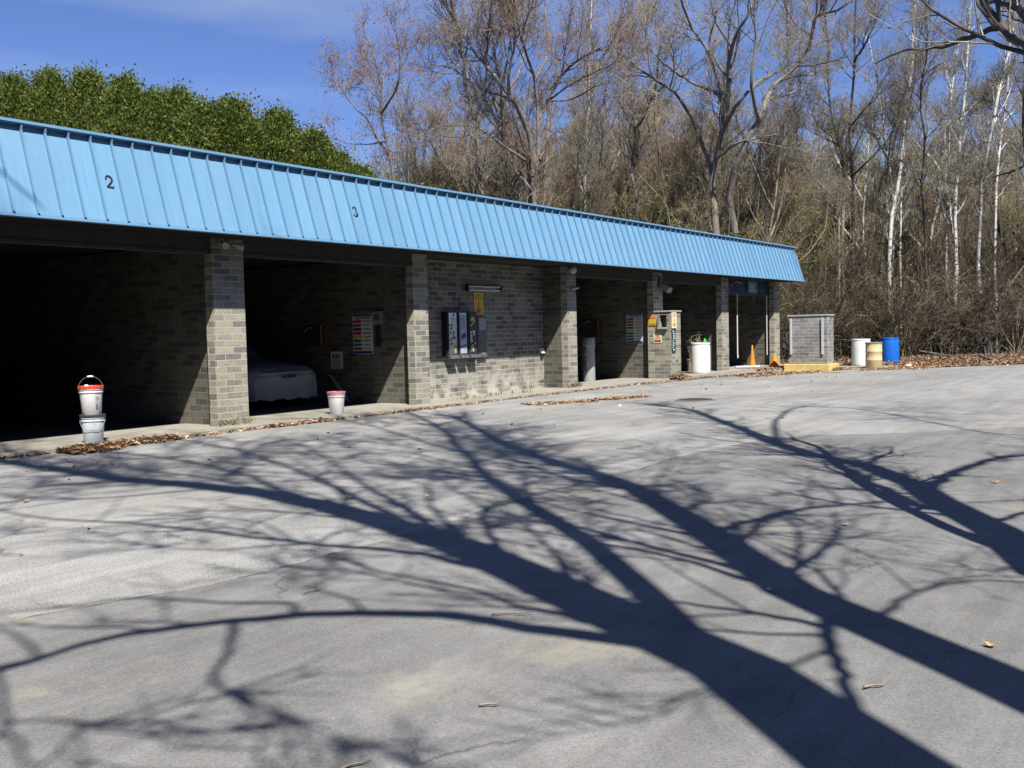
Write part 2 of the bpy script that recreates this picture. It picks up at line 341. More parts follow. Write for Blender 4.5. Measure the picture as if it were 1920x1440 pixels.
class MB:
    """collects shapes into one mesh"""
    def __init__(s): s.v = []; s.f = []; s.m = []
    def add(s, V, F, mi=0):
        n = len(s.v); s.v += [tuple(map(float, p)) for p in V]; s.f += [tuple(i + n for i in f) for f in F]; s.m += [mi] * len(F); return s
    def box(s, a, b, mi=0):
        (x0, y0, z0), (x1, y1, z1) = a, b
        V = [(x0, y0, z0), (x1, y0, z0), (x1, y1, z0), (x0, y1, z0), (x0, y0, z1), (x1, y0, z1), (x1, y1, z1), (x0, y1, z1)]
        return s.add(V, [(0, 3, 2, 1), (4, 5, 6, 7), (0, 1, 5, 4), (1, 2, 6, 5), (2, 3, 7, 6), (3, 0, 4, 7)], mi)
    def extrude_x(s, prof, x0, x1, mi=0):            # prof: (y,z) counter-clockwise
        n = len(prof); V = [(x0, y, z) for y, z in prof] + [(x1, y, z) for y, z in prof]
        F = [tuple(range(n))[::-1], tuple(range(n, 2 * n))] + [(i, (i + 1) % n, n + (i + 1) % n, n + i) for i in range(n)]
        return s.add(V, F, mi)
    def extrude_z(s, poly, z0, z1, mi=0):
        n = len(poly); V = [(x, y, z0) for x, y in poly] + [(x, y, z1) for x, y in poly]
        F = [tuple(range(n))[::-1], tuple(range(n, 2 * n))] + [(i, (i + 1) % n, n + (i + 1) % n, n + i) for i in range(n)]
        return s.add(V, F, mi)
    def lathe(s, prof, seg=32, c=(0, 0, 0), mi=0, cap=True):
        n = len(prof); V = []; F = []
        for r, z in prof:
            for k in range(seg):
                a = 2 * math.pi * k / seg; V.append((c[0] + r * math.cos(a), c[1] + r * math.sin(a), c[2] + z))
        for i in range(n - 1):
            for k in range(seg):
                F.append((i * seg + k, i * seg + (k + 1) % seg, (i + 1) * seg + (k + 1) % seg, (i + 1) * seg + k))
        if cap:
            F.append(tuple(range(seg))[::-1]); F.append(tuple((n - 1) * seg + k for k in range(seg)))
        return s.add(V, F, mi)
    def tube(s, pts, r, k=8, mi=0):
        pts = np.asarray(pts, float); n = len(pts); rr = np.full(n, r) if np.isscalar(r) else np.asarray(r, float)
        V, F = tubes(pts[None], rr[None], k)
        s.add(V, [tuple(f) for f in F], mi)
        m_ = n * k
        s.f += [tuple(len(s.v) - m_ + i for i in range(k))[::-1], tuple(len(s.v) - k + i for i in range(k))]; s.m += [mi, mi]
        return s
    def build(s, name, mats, parent=None, smooth=False, bevel=0., loc=(0, 0, 0), rz=0.):
        if not isinstance(mats, (list, tuple)): mats = [mats]
        me = bpy.data.meshes.new(name); me.from_pydata(s.v, [], s.f)
        for a in mats: me.materials.append(a)
        for p, i in zip(me.polygons, s.m): p.material_index = i; p.use_smooth = smooth
        uv = me.uv_layers.new(name='uv')
        for p in me.polygons:
            nx, ny, nz_ = abs(p.normal.x), abs(p.normal.y), abs(p.normal.z)
            for li in p.loop_indices:
                c = me.vertices[me.loops[li].vertex_index].co
                uv.data[li].uv = (c.x, c.y) if nz_ > max(nx, ny) else ((c.y + .17, c.z) if nx > ny else (c.x, c.z))
        o = bpy.data.objects.new(name, me); COL.objects.link(o); o.location = loc; o.rotation_euler = (0, 0, rz)
        if parent: o.parent = parent
        if bevel:
            b = o.modifiers.new('edge', 'BEVEL'); b.width = bevel; b.segments = 2; b.limit_method = 'ANGLE'
        if smooth:
            try: me.shade_smooth_by_angle(R(40)) if hasattr(me, 'shade_smooth_by_angle') else None
            except Exception: pass
            e = o.modifiers.new('split', 'EDGE_SPLIT'); e.split_angle = R(42)
        return o

def tubes(P, Rr, k=3):
    """P (m,n,3) centre lines, Rr (m,n) radii -> verts, quads"""
    m_, n, _ = P.shape
    T = np.empty_like(P); T[:, 1:-1] = P[:, 2:] - P[:, :-2]; T[:, 0] = P[:, 1] - P[:, 0]; T[:, -1] = P[:, -1] - P[:, -2]
    T /= np.linalg.norm(T, axis=2, keepdims=True) + 1e-9
    ref = np.zeros((m_, 1, 3)); mean = T.mean(1)
    ax = np.argmin(np.abs(mean), axis=1); ref[np.arange(m_), 0, ax] = 1
    A = np.cross(T, np.broadcast_to(ref, T.shape)); A /= np.linalg.norm(A, axis=2, keepdims=True) + 1e-9
    B = np.cross(T, A)
    ang = np.arange(k) * 2 * np.pi / k
    V = P[:, :, None] + Rr[:, :, None, None] * (A[:, :, None] * np.cos(ang)[:, None] + B[:, :, None] * np.sin(ang)[:, None])
    idx = np.arange(m_ * n * k).reshape(m_, n, k); nx = np.roll(idx, -1, axis=2)
    Fq = np.stack([idx[:, :-1], nx[:, :-1], nx[:, 1:], idx[:, 1:]], axis=-1).reshape(-1, 4)
    return V.reshape(-1, 3), Fq

def raw_mesh(name, chunks, mats, smooth=True):
    """chunks: (V, F(n x 4 or n x 3), material index) -> mesh datablock"""
    nv = sum(len(c[0]) for c in chunks); V = np.concatenate([c[0] for c in chunks]).astype(np.float32)
    loops = []; tot = []; mi = []; off = 0
    for v, f, m_ in chunks:
        loops.append((f + off).ravel()); tot.append(np.full(len(f), f.shape[1])); mi.append(np.full(len(f), m_)); off += len(v)
    loops = np.concatenate(loops).astype(np.int32); tot = np.concatenate(tot).astype(np.int32); mi = np.concatenate(mi).astype(np.int32)
    me = bpy.data.meshes.new(name); me.vertices.add(nv); me.vertices.foreach_set('co', V.ravel())
    me.loops.add(len(loops)); me.loops.foreach_set('vertex_index', loops)
    me.polygons.add(len(tot)); st = np.zeros(len(tot), np.int32); st[1:] = np.cumsum(tot)[:-1]
    me.polygons.foreach_set('loop_start', st)
    try: me.polygons.foreach_set('loop_total', tot)
    except Exception: pass
    for a in (mats if isinstance(mats, (list, tuple)) else [mats]): me.materials.append(a)
    me.polygons.foreach_set('material_index', mi)
    me.polygons.foreach_set('use_smooth', np.full(len(tot), smooth))
    me.update(calc_edges=True); me.validate()
    return me
def obj(name, me, parent=None, loc=(0, 0, 0)):
    o = bpy.data.objects.new(name, me); COL.objects.link(o); o.location = loc
    if parent: o.parent = parent
    return o
def unit(a): return a / (np.linalg.norm(a, axis=-1, keepdims=True) + 1e-9)

# ================================================================== GROUND
def quad_cards(P, D, Nrm, L, Wd, curl=0.):
    """leaf cards: centre, long direction, normal"""
    X = np.cross(D, Nrm); X = unit(X)
    a = P - D * L[:, None] / 2; b_ = P + D * L[:, None] / 2; mid = P + Nrm * (curl * L)[:, None] if curl else P
    V = np.stack([a, mid - X * Wd[:, None] / 2, b_, mid + X * Wd[:, None] / 2], 1).reshape(-1, 3)
    Fq = np.arange(len(P) * 4).reshape(-1, 4)
    return V, Fq

# one sheet to the horizon, rising into a wooded bank behind the trees
gx = np.concatenate([np.linspace(-400, -20, 12), np.linspace(-10, 130, 57), np.linspace(140, 420, 10)])
gy = np.concatenate([np.linspace(-400, -70, 10), np.linspace(-60, 130, 77), np.linspace(140, 420, 10)])
X, Y = np.meshgrid(gx, gy, indexing='ij')
def sstep(a, b, x): t = np.clip((x - a) / (b - a), 0, 1); return t * t * (3 - 2 * t)
dist = X * FH[0] + Y * FH[1]
Z = -.03 + 11.5 * sstep(66, 104, dist) + .25 * sstep(38, 48, dist) * (np.sin(X * .7) * np.cos(Y * .6)) * sstep(38, 44, dist)
Z += 1.2 * sstep(70, 90, dist) * np.sin(X * .13 + 1) * np.cos(Y * .11)
gi = np.arange(len(gx) * len(gy)).reshape(len(gx), len(gy))
Fg = np.stack([gi[:-1, :-1], gi[1:, :-1], gi[1:, 1:], gi[:-1, 1:]], -1).reshape(-1, 4)
tag(obj('ground', raw_mesh('ground', [(np.stack([X, Y, Z], -1).reshape(-1, 3), Fg, 0)], M['dirt'])), kind='structure')

b = MB()
lot = [(-60, -60), (52, -60), (48, -25), (44.5, -6), (42.5, 1.5), (40.3, 5.8), (37.4, 8.2), (36.2, 9.6), (35.6, 10.4), (34.9, 10.75), (33.6, 11.2), (32.8, 12.0), (-60, 12.0)]
b.add([(x, y, 0) for x, y in lot], [tuple(range(len(lot)))])
b.add([(-60, 12.0, 0), (32.8, 12.0, 0), (32.8, 13.5, .05), (-60, 13.5, .05)], [(0, 1, 2, 3)])
tag(b.build('asphalt_lot', M['asphalt']), kind='structure')
# newer resurfaced area, its edge sweeping across the lot
edge_px = [(-300, 1240), (0, 1168), (180, 1135), (370, 1103), (520, 1068), (640, 1035), (820, 985), (1000, 930), (1110, 900), (1200, 880), (1260, 860), (1340, 842), (1400, 832), (1500, 817), (1700, 812), (1920, 801), (2300, 790)]
epts = [ground(*p)[:2] for p in edge_px]
ed = []
for (a0, a1) in zip(epts[:-1], epts[1:]):
    for k in range(8):
        p = a0 + (a1 - a0) * k / 8; ed.append((p[0] + rng.normal() * .012, p[1] + rng.normal() * .012))
ed.append(tuple(epts[-1]))
poly = ed + [(40, -40), (-30, -40), (-30, 6)]
b = MB(); b.add([(x, y, .004) for x, y in poly], [tuple(range(len(poly)))[::-1]])
tag(b.build('asphalt_patch', M['asphalt_new']), kind='structure')
# tar line along the joint
sx = []
ep = np.array(ed)[10:130]; tg = unit(np.gradient(ep, axis=0)); nm = np.stack([-tg[:, 1], tg[:, 0]], 1)
wd = .003 + .006 * rng.random(len(ep))
b = MB(); n = len(ep)
b.add([(*(p + q * w), .0065) for p, q, w in zip(ep, nm, wd)] + [(*(p - q * w), .0065) for p, q, w in zip(ep, nm, wd)], [(i, n + i, n + i + 1, i + 1) for i in range(n - 1) if math.sin(i * .31) + .6 * math.sin(i * .77) > -.1])
tag(b.build('road_seam', M['seam']), kind='structure')

# concrete slab in front of and inside the bays
b = MB()
fr = [(x, 13.46 + .04 * math.sin(x * 1.3) + .02 * math.sin(x * 5)) for x in np.linspace(-8, 32.5, 60)]
b.extrude_z(fr + [(34, 12.6), (38.6, 12.6), (38.6, 15.2), (-8, 15.2)], -.02, .10)
tag(b.build('concrete_slab', M['concrete']), kind='structure')
b = MB(); b.extrude_z([(33.2, 10.25), (38.9, 9.7), (39.6, 12.0), (38.6, 12.58), (33.6, 12.58)], -.02, .03)
tag(b.build('concrete_pad', M['concrete']), kind='structure')

# ================================================================== CAR WASH
D, SLAB = 13.98, .10
bl = empty('car_wash', (22, 14, 0), 'long low brick car wash with open bays under a sky blue metal fascia', 'building')
inv = Matrix.Translation((-22, -14, 0))
def part(mb, name, mat, parent=bl, **kw):
    o = mb.build(name, mat, parent, **kw)
    if parent is bl: o.matrix_parent_inverse = inv
    return o
PIERS = [(5.7, 6.35), (10.82, 11.50), (16.0, 16.48), (22.15, 22.6), (27.05, 27.68), (32.15, 32.74), (37.15, 37.72)]
for i, (a, c) in enumerate(PIERS):
    part(MB().box((a, D, SLAB), (c, D + .21, 3.34)), 'pier', M['brick'], bevel=.006)
WALL_V = 14.76
for i, (a, c) in enumerate(PIERS):
    if i in (2, 3): continue
    part(MB().box((a + .20, D + .2125, SLAB), (c - .20, 22.5, 3.3)), 'partition', M['brick_bay_shade'])
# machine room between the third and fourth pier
part(MB().box((16.2, D + .2125, SLAB), (16.48, 22.5, 3.3)), 'partition', M['brick_bay_shade'])
part(MB().box((22.15, D + .2125, SLAB), (22.42, 22.5, 3.3)), 'partition', M['brick_bay_shade'])
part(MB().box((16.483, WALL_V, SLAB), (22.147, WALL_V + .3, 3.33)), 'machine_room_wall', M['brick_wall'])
part(MB().box((-8, 22.503, SLAB), (37.72, 22.8, 3.3)), 'rear_wall', M['dark_metal'])  # added to close the bays, its dark tone stands in for deep shade
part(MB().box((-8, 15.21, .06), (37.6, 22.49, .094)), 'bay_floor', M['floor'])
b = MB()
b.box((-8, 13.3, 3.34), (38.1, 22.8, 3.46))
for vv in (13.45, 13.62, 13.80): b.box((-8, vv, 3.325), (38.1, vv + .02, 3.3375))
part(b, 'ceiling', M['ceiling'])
ops = [(-8, 5.7)] + [(PIERS[i][1], PIERS[i + 1][0]) for i in (0, 1, 3, 4)]
for a, c in ops:
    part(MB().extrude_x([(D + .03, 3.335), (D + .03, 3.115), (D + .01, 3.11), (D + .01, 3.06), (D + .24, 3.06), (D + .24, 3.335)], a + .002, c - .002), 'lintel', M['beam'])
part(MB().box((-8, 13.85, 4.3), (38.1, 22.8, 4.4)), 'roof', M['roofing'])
part(MB().box((37.98, 13.7, 3.463), (38.1, 22.8, 4.297)), 'gable_end', M['dark_blue_metal'])
# mansard fascia with standing seams
FV0, FZ0, FV1, FZ1 = 13.20, 3.36, 13.60, 4.65
fd = np.array([FV1 - FV0, FZ1 - FZ0]); fl = np.linalg.norm(fd); fd /= fl; fn = np.array([-fd[1], fd[0]])   # outward
def fp(s_, o_): return (FV0 + fd[0] * s_ + fn[0] * o_, FZ0 + fd[1] * s_ + fn[1] * o_)
X0, X1 = -8.0, 38.36
fa = MB().extrude_x([fp(0, -.02), fp(0, 0), fp(fl, 0), fp(fl, -.02)][::-1], X0, X1)
fascia = part(fa, 'fascia', M['fascia'])
b = MB()
x = 7.019 - .345 * 43
while x < X1 - .03:
    if x > X0: b.extrude_x([fp(.02, .0015), fp(.02, .040), fp(fl - .10, .045), fp(fl - .024, .085), fp(fl - .024, .0015)][::-1], x - .013, x + .013)
    x += .345
sm = b.build('seams', M['fascia_trim'], fascia)
b = MB().extrude_x([fp(fl - .012, -.02), fp(fl - .020, .10), fp(fl + .022, .105), fp(fl + .03, -.25)][::-1], X0, X1 + .02)
b.build('ridge_cap', M['fascia_trim'], fascia)
b = MB().extrude_x([fp(-.035, -.03), fp(-.035, .012), fp(.015, .012), fp(.015, .0015), fp(-.02, -.03)][::-1], X0, X1 + .01)
b.build('drip_edge', M['fascia_trim'], fascia)
b = MB().add([(X1, *fp(0, 0)), (X1, *fp(fl, 0)), (X1, 14.2, 4.6), (X1, 14.2, 3.36), (X1 - .03, *fp(0, 0)), (X1 - .03, *fp(fl, 0)), (X1 - .03, 14.2, 4.6), (X1 - .03, 14.2, 3.36)],
             [(0, 3, 2, 1), (4, 5, 6, 7), (0, 1, 5, 4), (1, 2, 6, 5), (2, 3, 7, 6), (3, 0, 4, 7)])
b.build('end_panel', M['fascia_trim'], fascia)
# painted bay numbers on the fascia
def stroke(mb, pts, w, x0, s0, mi=0, off=.0025):
    """ribbon of varying width in the fascia plane (x right, s up)"""
    p = np.array(pts, float); w = np.full(len(p), w) if np.isscalar(w) else np.array(w); w = w * 1.25
    t = unit(np.gradient(p, axis=0)); q = np.stack([-t[:, 1], t[:, 0]], 1)
    L_ = p + q * w[:, None] / 2; R_ = p - q * w[:, None] / 2
    n = len(p); V = []
    for a in list(L_) + list(R_):
        vv, zz = fp(s0 + a[1], off); V.append((x0 + a[0], vv, zz))
    mb.add(V, [(i, n + i, n + i + 1, i + 1) for i in range(n - 1)], mi)
def arc(cx, cy, r, a0, a1, n=14, ry=None):
    return [(cx + r * math.cos(R(a0 + (a1 - a0) * k / n)), cy + (ry or r) * math.sin(R(a0 + (a1 - a0) * k / n))) for k in range(n + 1)]
def dot(mb, cx, cy, r, x0, s0, off=.0045):
    V = [(x0 + cx + r * math.cos(a), *fp(s0 + cy + r * math.sin(a), off)) for a in np.linspace(0, 2 * math.pi, 15)[:-1]]
    mb.add(V, [tuple(range(14))])
def digit(ch, x0, s0, h):
    mb = MB(); k = h
    if ch == '2':
        c = arc(0, .70, .27, 165, -20, 16) + [(.12, .42), (-.08, .22), (-.24, .06)]
        stroke(mb, [(a * k, q * k) for a, q in c], [(.05 + .13 * math.sin(min(1, i / 14) * math.pi / 1.3)) * k for i in range(len(c))], x0, s0)
        stroke(mb, [(-.28 * k, .05 * k), (0, .07 * k), (.2 * k, .05 * k), (.30 * k, .09 * k)], [.10 * k, .14 * k, .15 * k, .13 * k], x0, s0, off=.0035)
        stroke(mb, [(.28 * k, .02 * k), (.31 * k, .24 * k)], .05 * k, x0, s0, off=.0055); dot(mb, -.22 * k, .72 * k, .085 * k, x0, s0)
    elif ch == '3':
        c = arc(0, .74, .23, 160, -70, 14, .22)
        stroke(mb, [(a * k, q * k) for a, q in c], [(.05 + .12 * math.sin(i / 14 * math.pi)) * k for i in range(15)], x0, s0)
        c = arc(0, .28, .26, 80, -160, 14, .26)
        stroke(mb, [(a * k, q * k) for a, q in c], [(.05 + .14 * math.sin(i / 14 * math.pi)) * k for i in range(15)], x0, s0, off=.0035)
        dot(mb, -.2 * k, .8 * k, .08 * k, x0, s0); dot(mb, -.22 * k, .2 * k, .085 * k, x0, s0)
    elif ch == '4':
        stroke(mb, [(.08 * k, 0), (.08 * k, 1 * k)], .15 * k, x0, s0)
        stroke(mb, [(.08 * k, .97 * k), (-.28 * k, .32 * k)], .06 * k, x0, s0, off=.0035)
        stroke(mb, [(-.30 * k, .30 * k), (.28 * k, .30 * k)], .08 * k, x0, s0, off=.0055)
    else:
        stroke(mb, [(-.2 * k, .95 * k), (.25 * k, .95 * k)], .10 * k, x0, s0)
        stroke(mb, [(-.19 * k, .95 * k), (-.19 * k, .52 * k)], .07 * k, x0, s0, off=.0035)
        c = arc(0, .30, .25, 130, -160, 14, .27)
        stroke(mb, [(a * k, q * k) for a, q in c], [(.05 + .13 * math.sin(i / 14 * math.pi)) * k for i in range(15)], x0, s0, off=.0055)
    o = mb.build('bay_number', M['ink_black'] if ch in '23' else M['ink_navy'], fascia); o['label'] = 'bay number %s painted on the fascia' % ch
for ch, x_, in (('2', 8.58), ('3', 13.71), ('4', 24.66), ('5', 29.85)): digit(ch, x_, .54, .195)
# header of blue siding over the last bay
b = MB().box((32.745, 14.20, 2.80), (37.148, 14.26, 3.32))
x = 32.9
while x < 37.1: b.box((x, 14.185, 2.83), (x + .025, 14.197, 3.30)); x += .3
b.box((32.745, 14.17, 2.76), (37.148, 14.27, 2.797))
part(b, 'siding_header', M['dark_blue_metal'])

# ---- fittings fixed to the building but things of their own
def plate(name, mat, parent, axis, face, a0, z0, a1, z1, th=.012, **kw):
    """flat board on a wall: axis 'x' -> faces -x at x=face, 'y' -> faces -y at y=face"""
    mb = MB()
    if axis == 'x': mb.box((face - th, a0, z0), (face, a1, z1))
    else: mb.box((a0, face - th, z0), (a1, face, z1))
    return mb.build(name, mat, parent, **kw)
def sign(name, label, cat, axis, face, a0, z0, a1, z1, mat, group=None, th=.012):
    o = plate(name, mat, None, axis, face, a0, z0, a1, z1, th); return tag(o, label, cat, group)

def menu_board(face, v0, v1, z0, z1, label, cols, name='wash_menu_sign'):
    o = sign(name, label, 'sign', 'x', face, v0, z0, v1, z1, M['sign_white'], group='wash menu signs on the bay walls')
    f = face - .0135; H_ = z1 - z0
    plate('bottom_band', M['ink_navy'], o, 'x', f, v0 + .01, z0 + .01, v1 - .01, z0 + H_ * .07, .003)
    plate('top_band', M['ink_navy'], o, 'x', f, v0 + .01, z1 - H_ * .06, v1 - .01, z1 - .012, .003)
    b = MB()
    for i in range(3):
        b.box((f - .003, v0 + .06, z1 - H_ * (.085 + .025 * i)), (f, v1 - .10, z1 - H_ * (.075 + .025 * i)))
    n = len(cols); zz = z1 - H_ * .15; st = (zz - z0 - H_ * .08) / n
    for i, c in enumerate(cols):
        # v grows away from the camera's right: the coloured tab is on the far side
        plate('colour_tab', M[c], o, 'x', f, v0 + (v1 - v0) * .56, zz - st * (i + .82), v1 - .02, zz - st * (i + .12), .003)
        for q in (.3, .55): b.box((f - .003, v0 + .05, zz - st * (i + q) - .008), (f, v0 + (v1 - v0) * (.50 if q < .5 else .40), zz - st * (i + q)))
    b.build('small_print', M['ink_black'], o)
PF = lambda i: PIERS[i][0] + .2          # left face of a partition
PF2 = 16.2
menu_board(PF2, 15.38, 15.99, 1.20, 2.11, 'wash menu board with coloured tabs in the bay beside the covered car', ['ink_red', 'ink_red', 'ink_blue', 'ink_red', 'ink_yellow', 'ink_green', 'ink_green', 'ink_red'])
menu_board(PF(4), 14.46, 15.03, 1.19, 2.11, 'wash menu board behind the brick pay kiosk, its lower corner in sun', ['ink_red', 'ink_red', 'ink_green', 'ink_green', 'ink_yellow', 'ink_green', 'ink_green', 'ink_navy'])
o = sign('notice_sign', 'small white notice on the wall above the leaning grey pipe', 'sign', 'x', PF2, 16.35, .86, 16.73, 1.26, M['sign_white'])
b = MB(); f = PF2 - .0135
b.box((f - .003, 16.43, 1.10), (f, 16.48, 1.20)); b.box((f - .003, 16.52, 1.10), (f, 16.57, 1.20)); b.box((f - .003, 16.61, 1.10), (f, 16.66, 1.20))
for i in range(5): b.box((f - .003, 16.40, .90 + .036 * i), (f, 16.69, .912 + .036 * i))
b.build('small_print', M['ink_black'], o)
t = empty('coin_box', (PF2, 15.16, 1.6), 'grey coin meter box on the wall right of the wash menu board', 'coin box')
def rel(mb, name, mat, p, **kw):
    o = mb.build(name, mat, p, **kw); o.matrix_parent_inverse = Matrix.Translation(p.location).inverted(); return o
rel(MB().box((PF2 - .10, 15.02, 1.86), (PF2, 15.30, 2.15)), 'housing', M['galv'], t, bevel=.01)
rel(MB().box((PF2 - .06, 15.13, 1.36), (PF2, 15.25, 1.84)), 'coin_tube', M['dark_metal'], t, bevel=.008)
rel(MB().box((PF2 - .104, 15.08, 1.95), (PF2 - .1005, 15.24, 2.08)), 'face_plate', M['steel'], t)
# hose and brush rack on the wall deeper in that bay, and its twin in bay four
for (face, v0, z0, lab) in ((PF2, 16.85, 1.38, 'dark spray gun rack on the wall behind the covered car'), (PF(4), 15.92, 1.46, 'dark spray gun rack on the wall behind the grey vacuum')):
    t = empty('spray_gun_rack', (face, v0, z0), lab, 'rack', 'spray gun racks in the bays')
    rel(MB().box((face - .05, v0, z0), (face, v0 + .9, z0 + .46)), 'back_board', M['beam'], t, bevel=.006)
    rel(MB().tube([(face - .09, v0 + .08, z0 + .02), (face - .10, v0 + .08, z0 + .5)], .022), 'holster', M['ink_rust'], t)
    rel(MB().tube([(face - .09, v0 + .35, z0 + .42), (face - .13, v0 + .45, z0 + .46), (face - .11, v0 + .62, z0 + .36)], .02), 'spray_gun', M['galv'], t)
# fluorescent fitting over the vending machines
t = empty('wall_light', (19.4, WALL_V, 2.7), 'unlit double tube fluorescent light fitting on the machine room wall', 'light')
rel(MB().box((18.75, WALL_V - .06, 2.63), (20.12, WALL_V, 2.77)), 'backplate', M['galv'], t, bevel=.008)
for z_ in (2.655, 2.745): rel(MB().tube([(18.80, WALL_V - .105, z_), (20.07, WALL_V - .105, z_)], .022, 10), 'tube', M['lamp_glass'], t, smooth=True)
for x_ in (18.73, 20.09): rel(MB().box((x_, WALL_V - .14, 2.61), (x_ + .045, WALL_V - .0625, 2.79)), 'end_cap', M['dark_metal'], t, bevel=.006)
# arrow signs
def arrow_sign(axis, face, a0, z0, a1, z1, mat, label):
    o = sign('arrow_sign', label, 'sign', axis, face, a0, z0, a1, z1, mat, group='yellow arrow signs'); c = (a0 + a1) / 2; w = a1 - a0; h = z1 - z0
    f = face - .0145; b = MB()
    shaft = (c - w * .05, z0 + h * .16, c + w * .05, z0 + h * .60)
    def q(pts):
        P = [(f, a, z) for a, z in pts] if axis == 'x' else [(a, f, z) for a, z in pts]
        b.add(P, [tuple(range(len(pts)))])
    q([(shaft[0], shaft[1]), (shaft[2], shaft[1]), (shaft[2], shaft[3]), (shaft[0], shaft[3])])
    f -= .001
    q([(c, z0 + h * .08), (c + w * .27, z0 + h * .25), (c + w * .18, z0 + h * .30), (c, z0 + h * .18)])
    q([(c, z0 + h * .08), (c, z0 + h * .18), (c - w * .18, z0 + h * .30), (c - w * .27, z0 + h * .25)])
    b.build('arrow', M['ink_red'] if mat is M['sign_yellow'] else M['ink_rust'], o)
    b = MB(); f += .001
    for k, (wa, wb) in enumerate(((.24, .76), (.14, .86))):
        zc = z1 - h * (.14 + .12 * k); n = 5
        for i in range(n):
            s0 = a0 + w * (wa + (wb - wa) * i / n); q([(s0, zc - h * .03), (s0 + w * .08, zc - h * .03), (s0 + w * .08, zc + h * .03), (s0, zc + h * .03)])
    b.build('lettering', M['ink_rust'], o)
arrow_sign('y', WALL_V - .001, 19.11, 2.045, 19.49, 2.60, M['sign_yellow'], 'yellow sign with a red down arrow under the fluorescent light')
# three vending dispensers and the plain dispenser beside them
def vending(x0, x1, label, deco):
    t = empty('vending_machine', ((x0 + x1) / 2, WALL_V, 1.05), label, 'vending machine', 'vending machines on the machine room wall')
    rel(MB().box((x0, WALL_V - .18, 1.07), (x1, WALL_V - .001, 2.13)), 'housing', M['dark_metal'], t, bevel=.008)
    fr_ = rel(MB().box((x0 + .035, WALL_V - .195, 1.12), (x1 - .035, WALL_V - .182, 2.10)), 'front_panel', M['chrome'] if deco != 2 else M['dark_metal'], t, bevel=.004)
    rel(MB().extrude_x([(WALL_V - .25, 1.03), (WALL_V - .182, 1.03), (WALL_V - .182, 1.11), (WALL_V - .25, 1.075)][::-1], x0 + .02, x1 - .02), 'tray', M['steel'], t, bevel=.004)
    f = WALL_V - .198
    def deco_part(mb, nm, mt): rel(mb, nm, mt, t)
    w = x1 - x0
    if deco == 0:
        b = MB()
        for i in range(26): 
            xx = x0 + .06 + random.random() * (w - .16); zz = 1.25 + random.random() * .8; b.box((xx, f - .002, zz), (xx + random.uniform(.015, .05), f, zz + random.uniform(.02, .06)))
        deco_part(b, 'worn_lettering', M['ink_black'])
        deco_part(MB().box((x0 + w * .62, f - .002, 1.16), (x0 + w * .8, f, 1.26)), 'price_sticker', M['ink_lime'])
    elif deco == 1:
        deco_part(MB().box((x0 + .05, f - .002, 1.14), (x1 - .05, f, 2.06)), 'poster', M['poster'])
        b = MB(); b.add([(x0 + .08, f - .004, 1.46), (x1 - .08, f - .004, 1.52), (x1 - .08, f - .004, 1.64), (x0 + .08, f - .004, 1.58)], [(0, 1, 2, 3)])
        b.add([(x0 + .06, f - .004, 1.26), (x1 - .06, f - .004, 1.32), (x1 - .06, f - .004, 1.36), (x0 + .06, f - .004, 1.30)], [(0, 1, 2, 3)])
        for i in range(4): b.add([(x0 + .07, f - .004, 1.72 + .07 * i), (x1 - .10 - .02 * i, f - .004, 1.75 + .07 * i), (x1 - .10 - .02 * i, f - .004, 1.765 + .07 * i), (x0 + .07, f - .004, 1.735 + .07 * i)], [(0, 1, 2, 3)])
        deco_part(b, 'printing', M['ink_blue'])
    else:
        V = [(x0 + w * .45 + .09 * math.cos(a), f - .002, 1.90 + .11 * math.sin(a)) for a in np.linspace(0, math.pi, 11)]
        deco_part(MB().add(V, [tuple(range(11))]), 'emblem', M['ink_yellow'])
        b = MB()
        b.add([(x0 + .05, f - .002, 1.78), (x0 + .09, f - .002, 1.78), (x1 - .09, f - .002, 1.90), (x1 - .12, f - .002, 1.90)], [(0, 1, 2, 3)])
        b.box((x0 + .06, f - .002, 1.42), (x0 + .09, f, 1.66)); b.box((x0 + .09, f - .002, 1.42), (x0 + .15, f, 1.45)); b.box((x0 + .09, f - .002, 1.63), (x0 + .15, f, 1.66)); b.box((x0 + .17, f - .002, 1.56), (x0 + .23, f, 1.68))
        b.box((x0 + .10, f - .002, 1.50), (x0 + .13, f, 1.57))
        for i in range(14): 
            xx = x0 + .06 + random.random() * (w - .16); zz = 1.16 + random.random() * .24; b.box((xx, f - .002, zz), (xx + random.uniform(.01, .03), f, zz + random.uniform(.02, .05)))
        deco_part(b, 'lettering', M['sign_white'])
vending(17.86, 18.22, 'scuffed chrome vending machine, left of the blue and white one', 0)
vending(18.26, 18.60, 'vending machine with a blue and white poster front', 1)
vending(18.64, 18.99, 'black vending machine with a yellow arched emblem and white letters', 2)
t = empty('change_machine', (19.3, WALL_V, 1.0), 'flat dark metal dispenser panel below the yellow arrow sign', 'dispenser')
rel(MB().box((19.12, WALL_V - .10, 1.02), (19.48, WALL_V - .001, 2.02)), 'housing', M['dull_grey'], t, bevel=.008)
rel(MB().box((19.16, WALL_V - .112, 1.68), (19.44, WALL_V - .1005, 1.98)), 'coin_plate', M['galv'], t, bevel=.004)
rel(MB().extrude_x([(WALL_V - .15, 1.12), (WALL_V - .1005, 1.06), (WALL_V - .1005, 1.15)][::-1], 19.24, 19.36), 'cup', M['steel'], t)
rel(MB().box((19.155, WALL_V - .106, 1.1), (19.445, WALL_V - .1005, 1.62)), 'door', M['dull_grey'], t, bevel=.003)
t = empty('outdoor_outlet', (21.98, WALL_V, 1.0), 'small white outlet cover on the machine room wall near its corner', 'outlet')
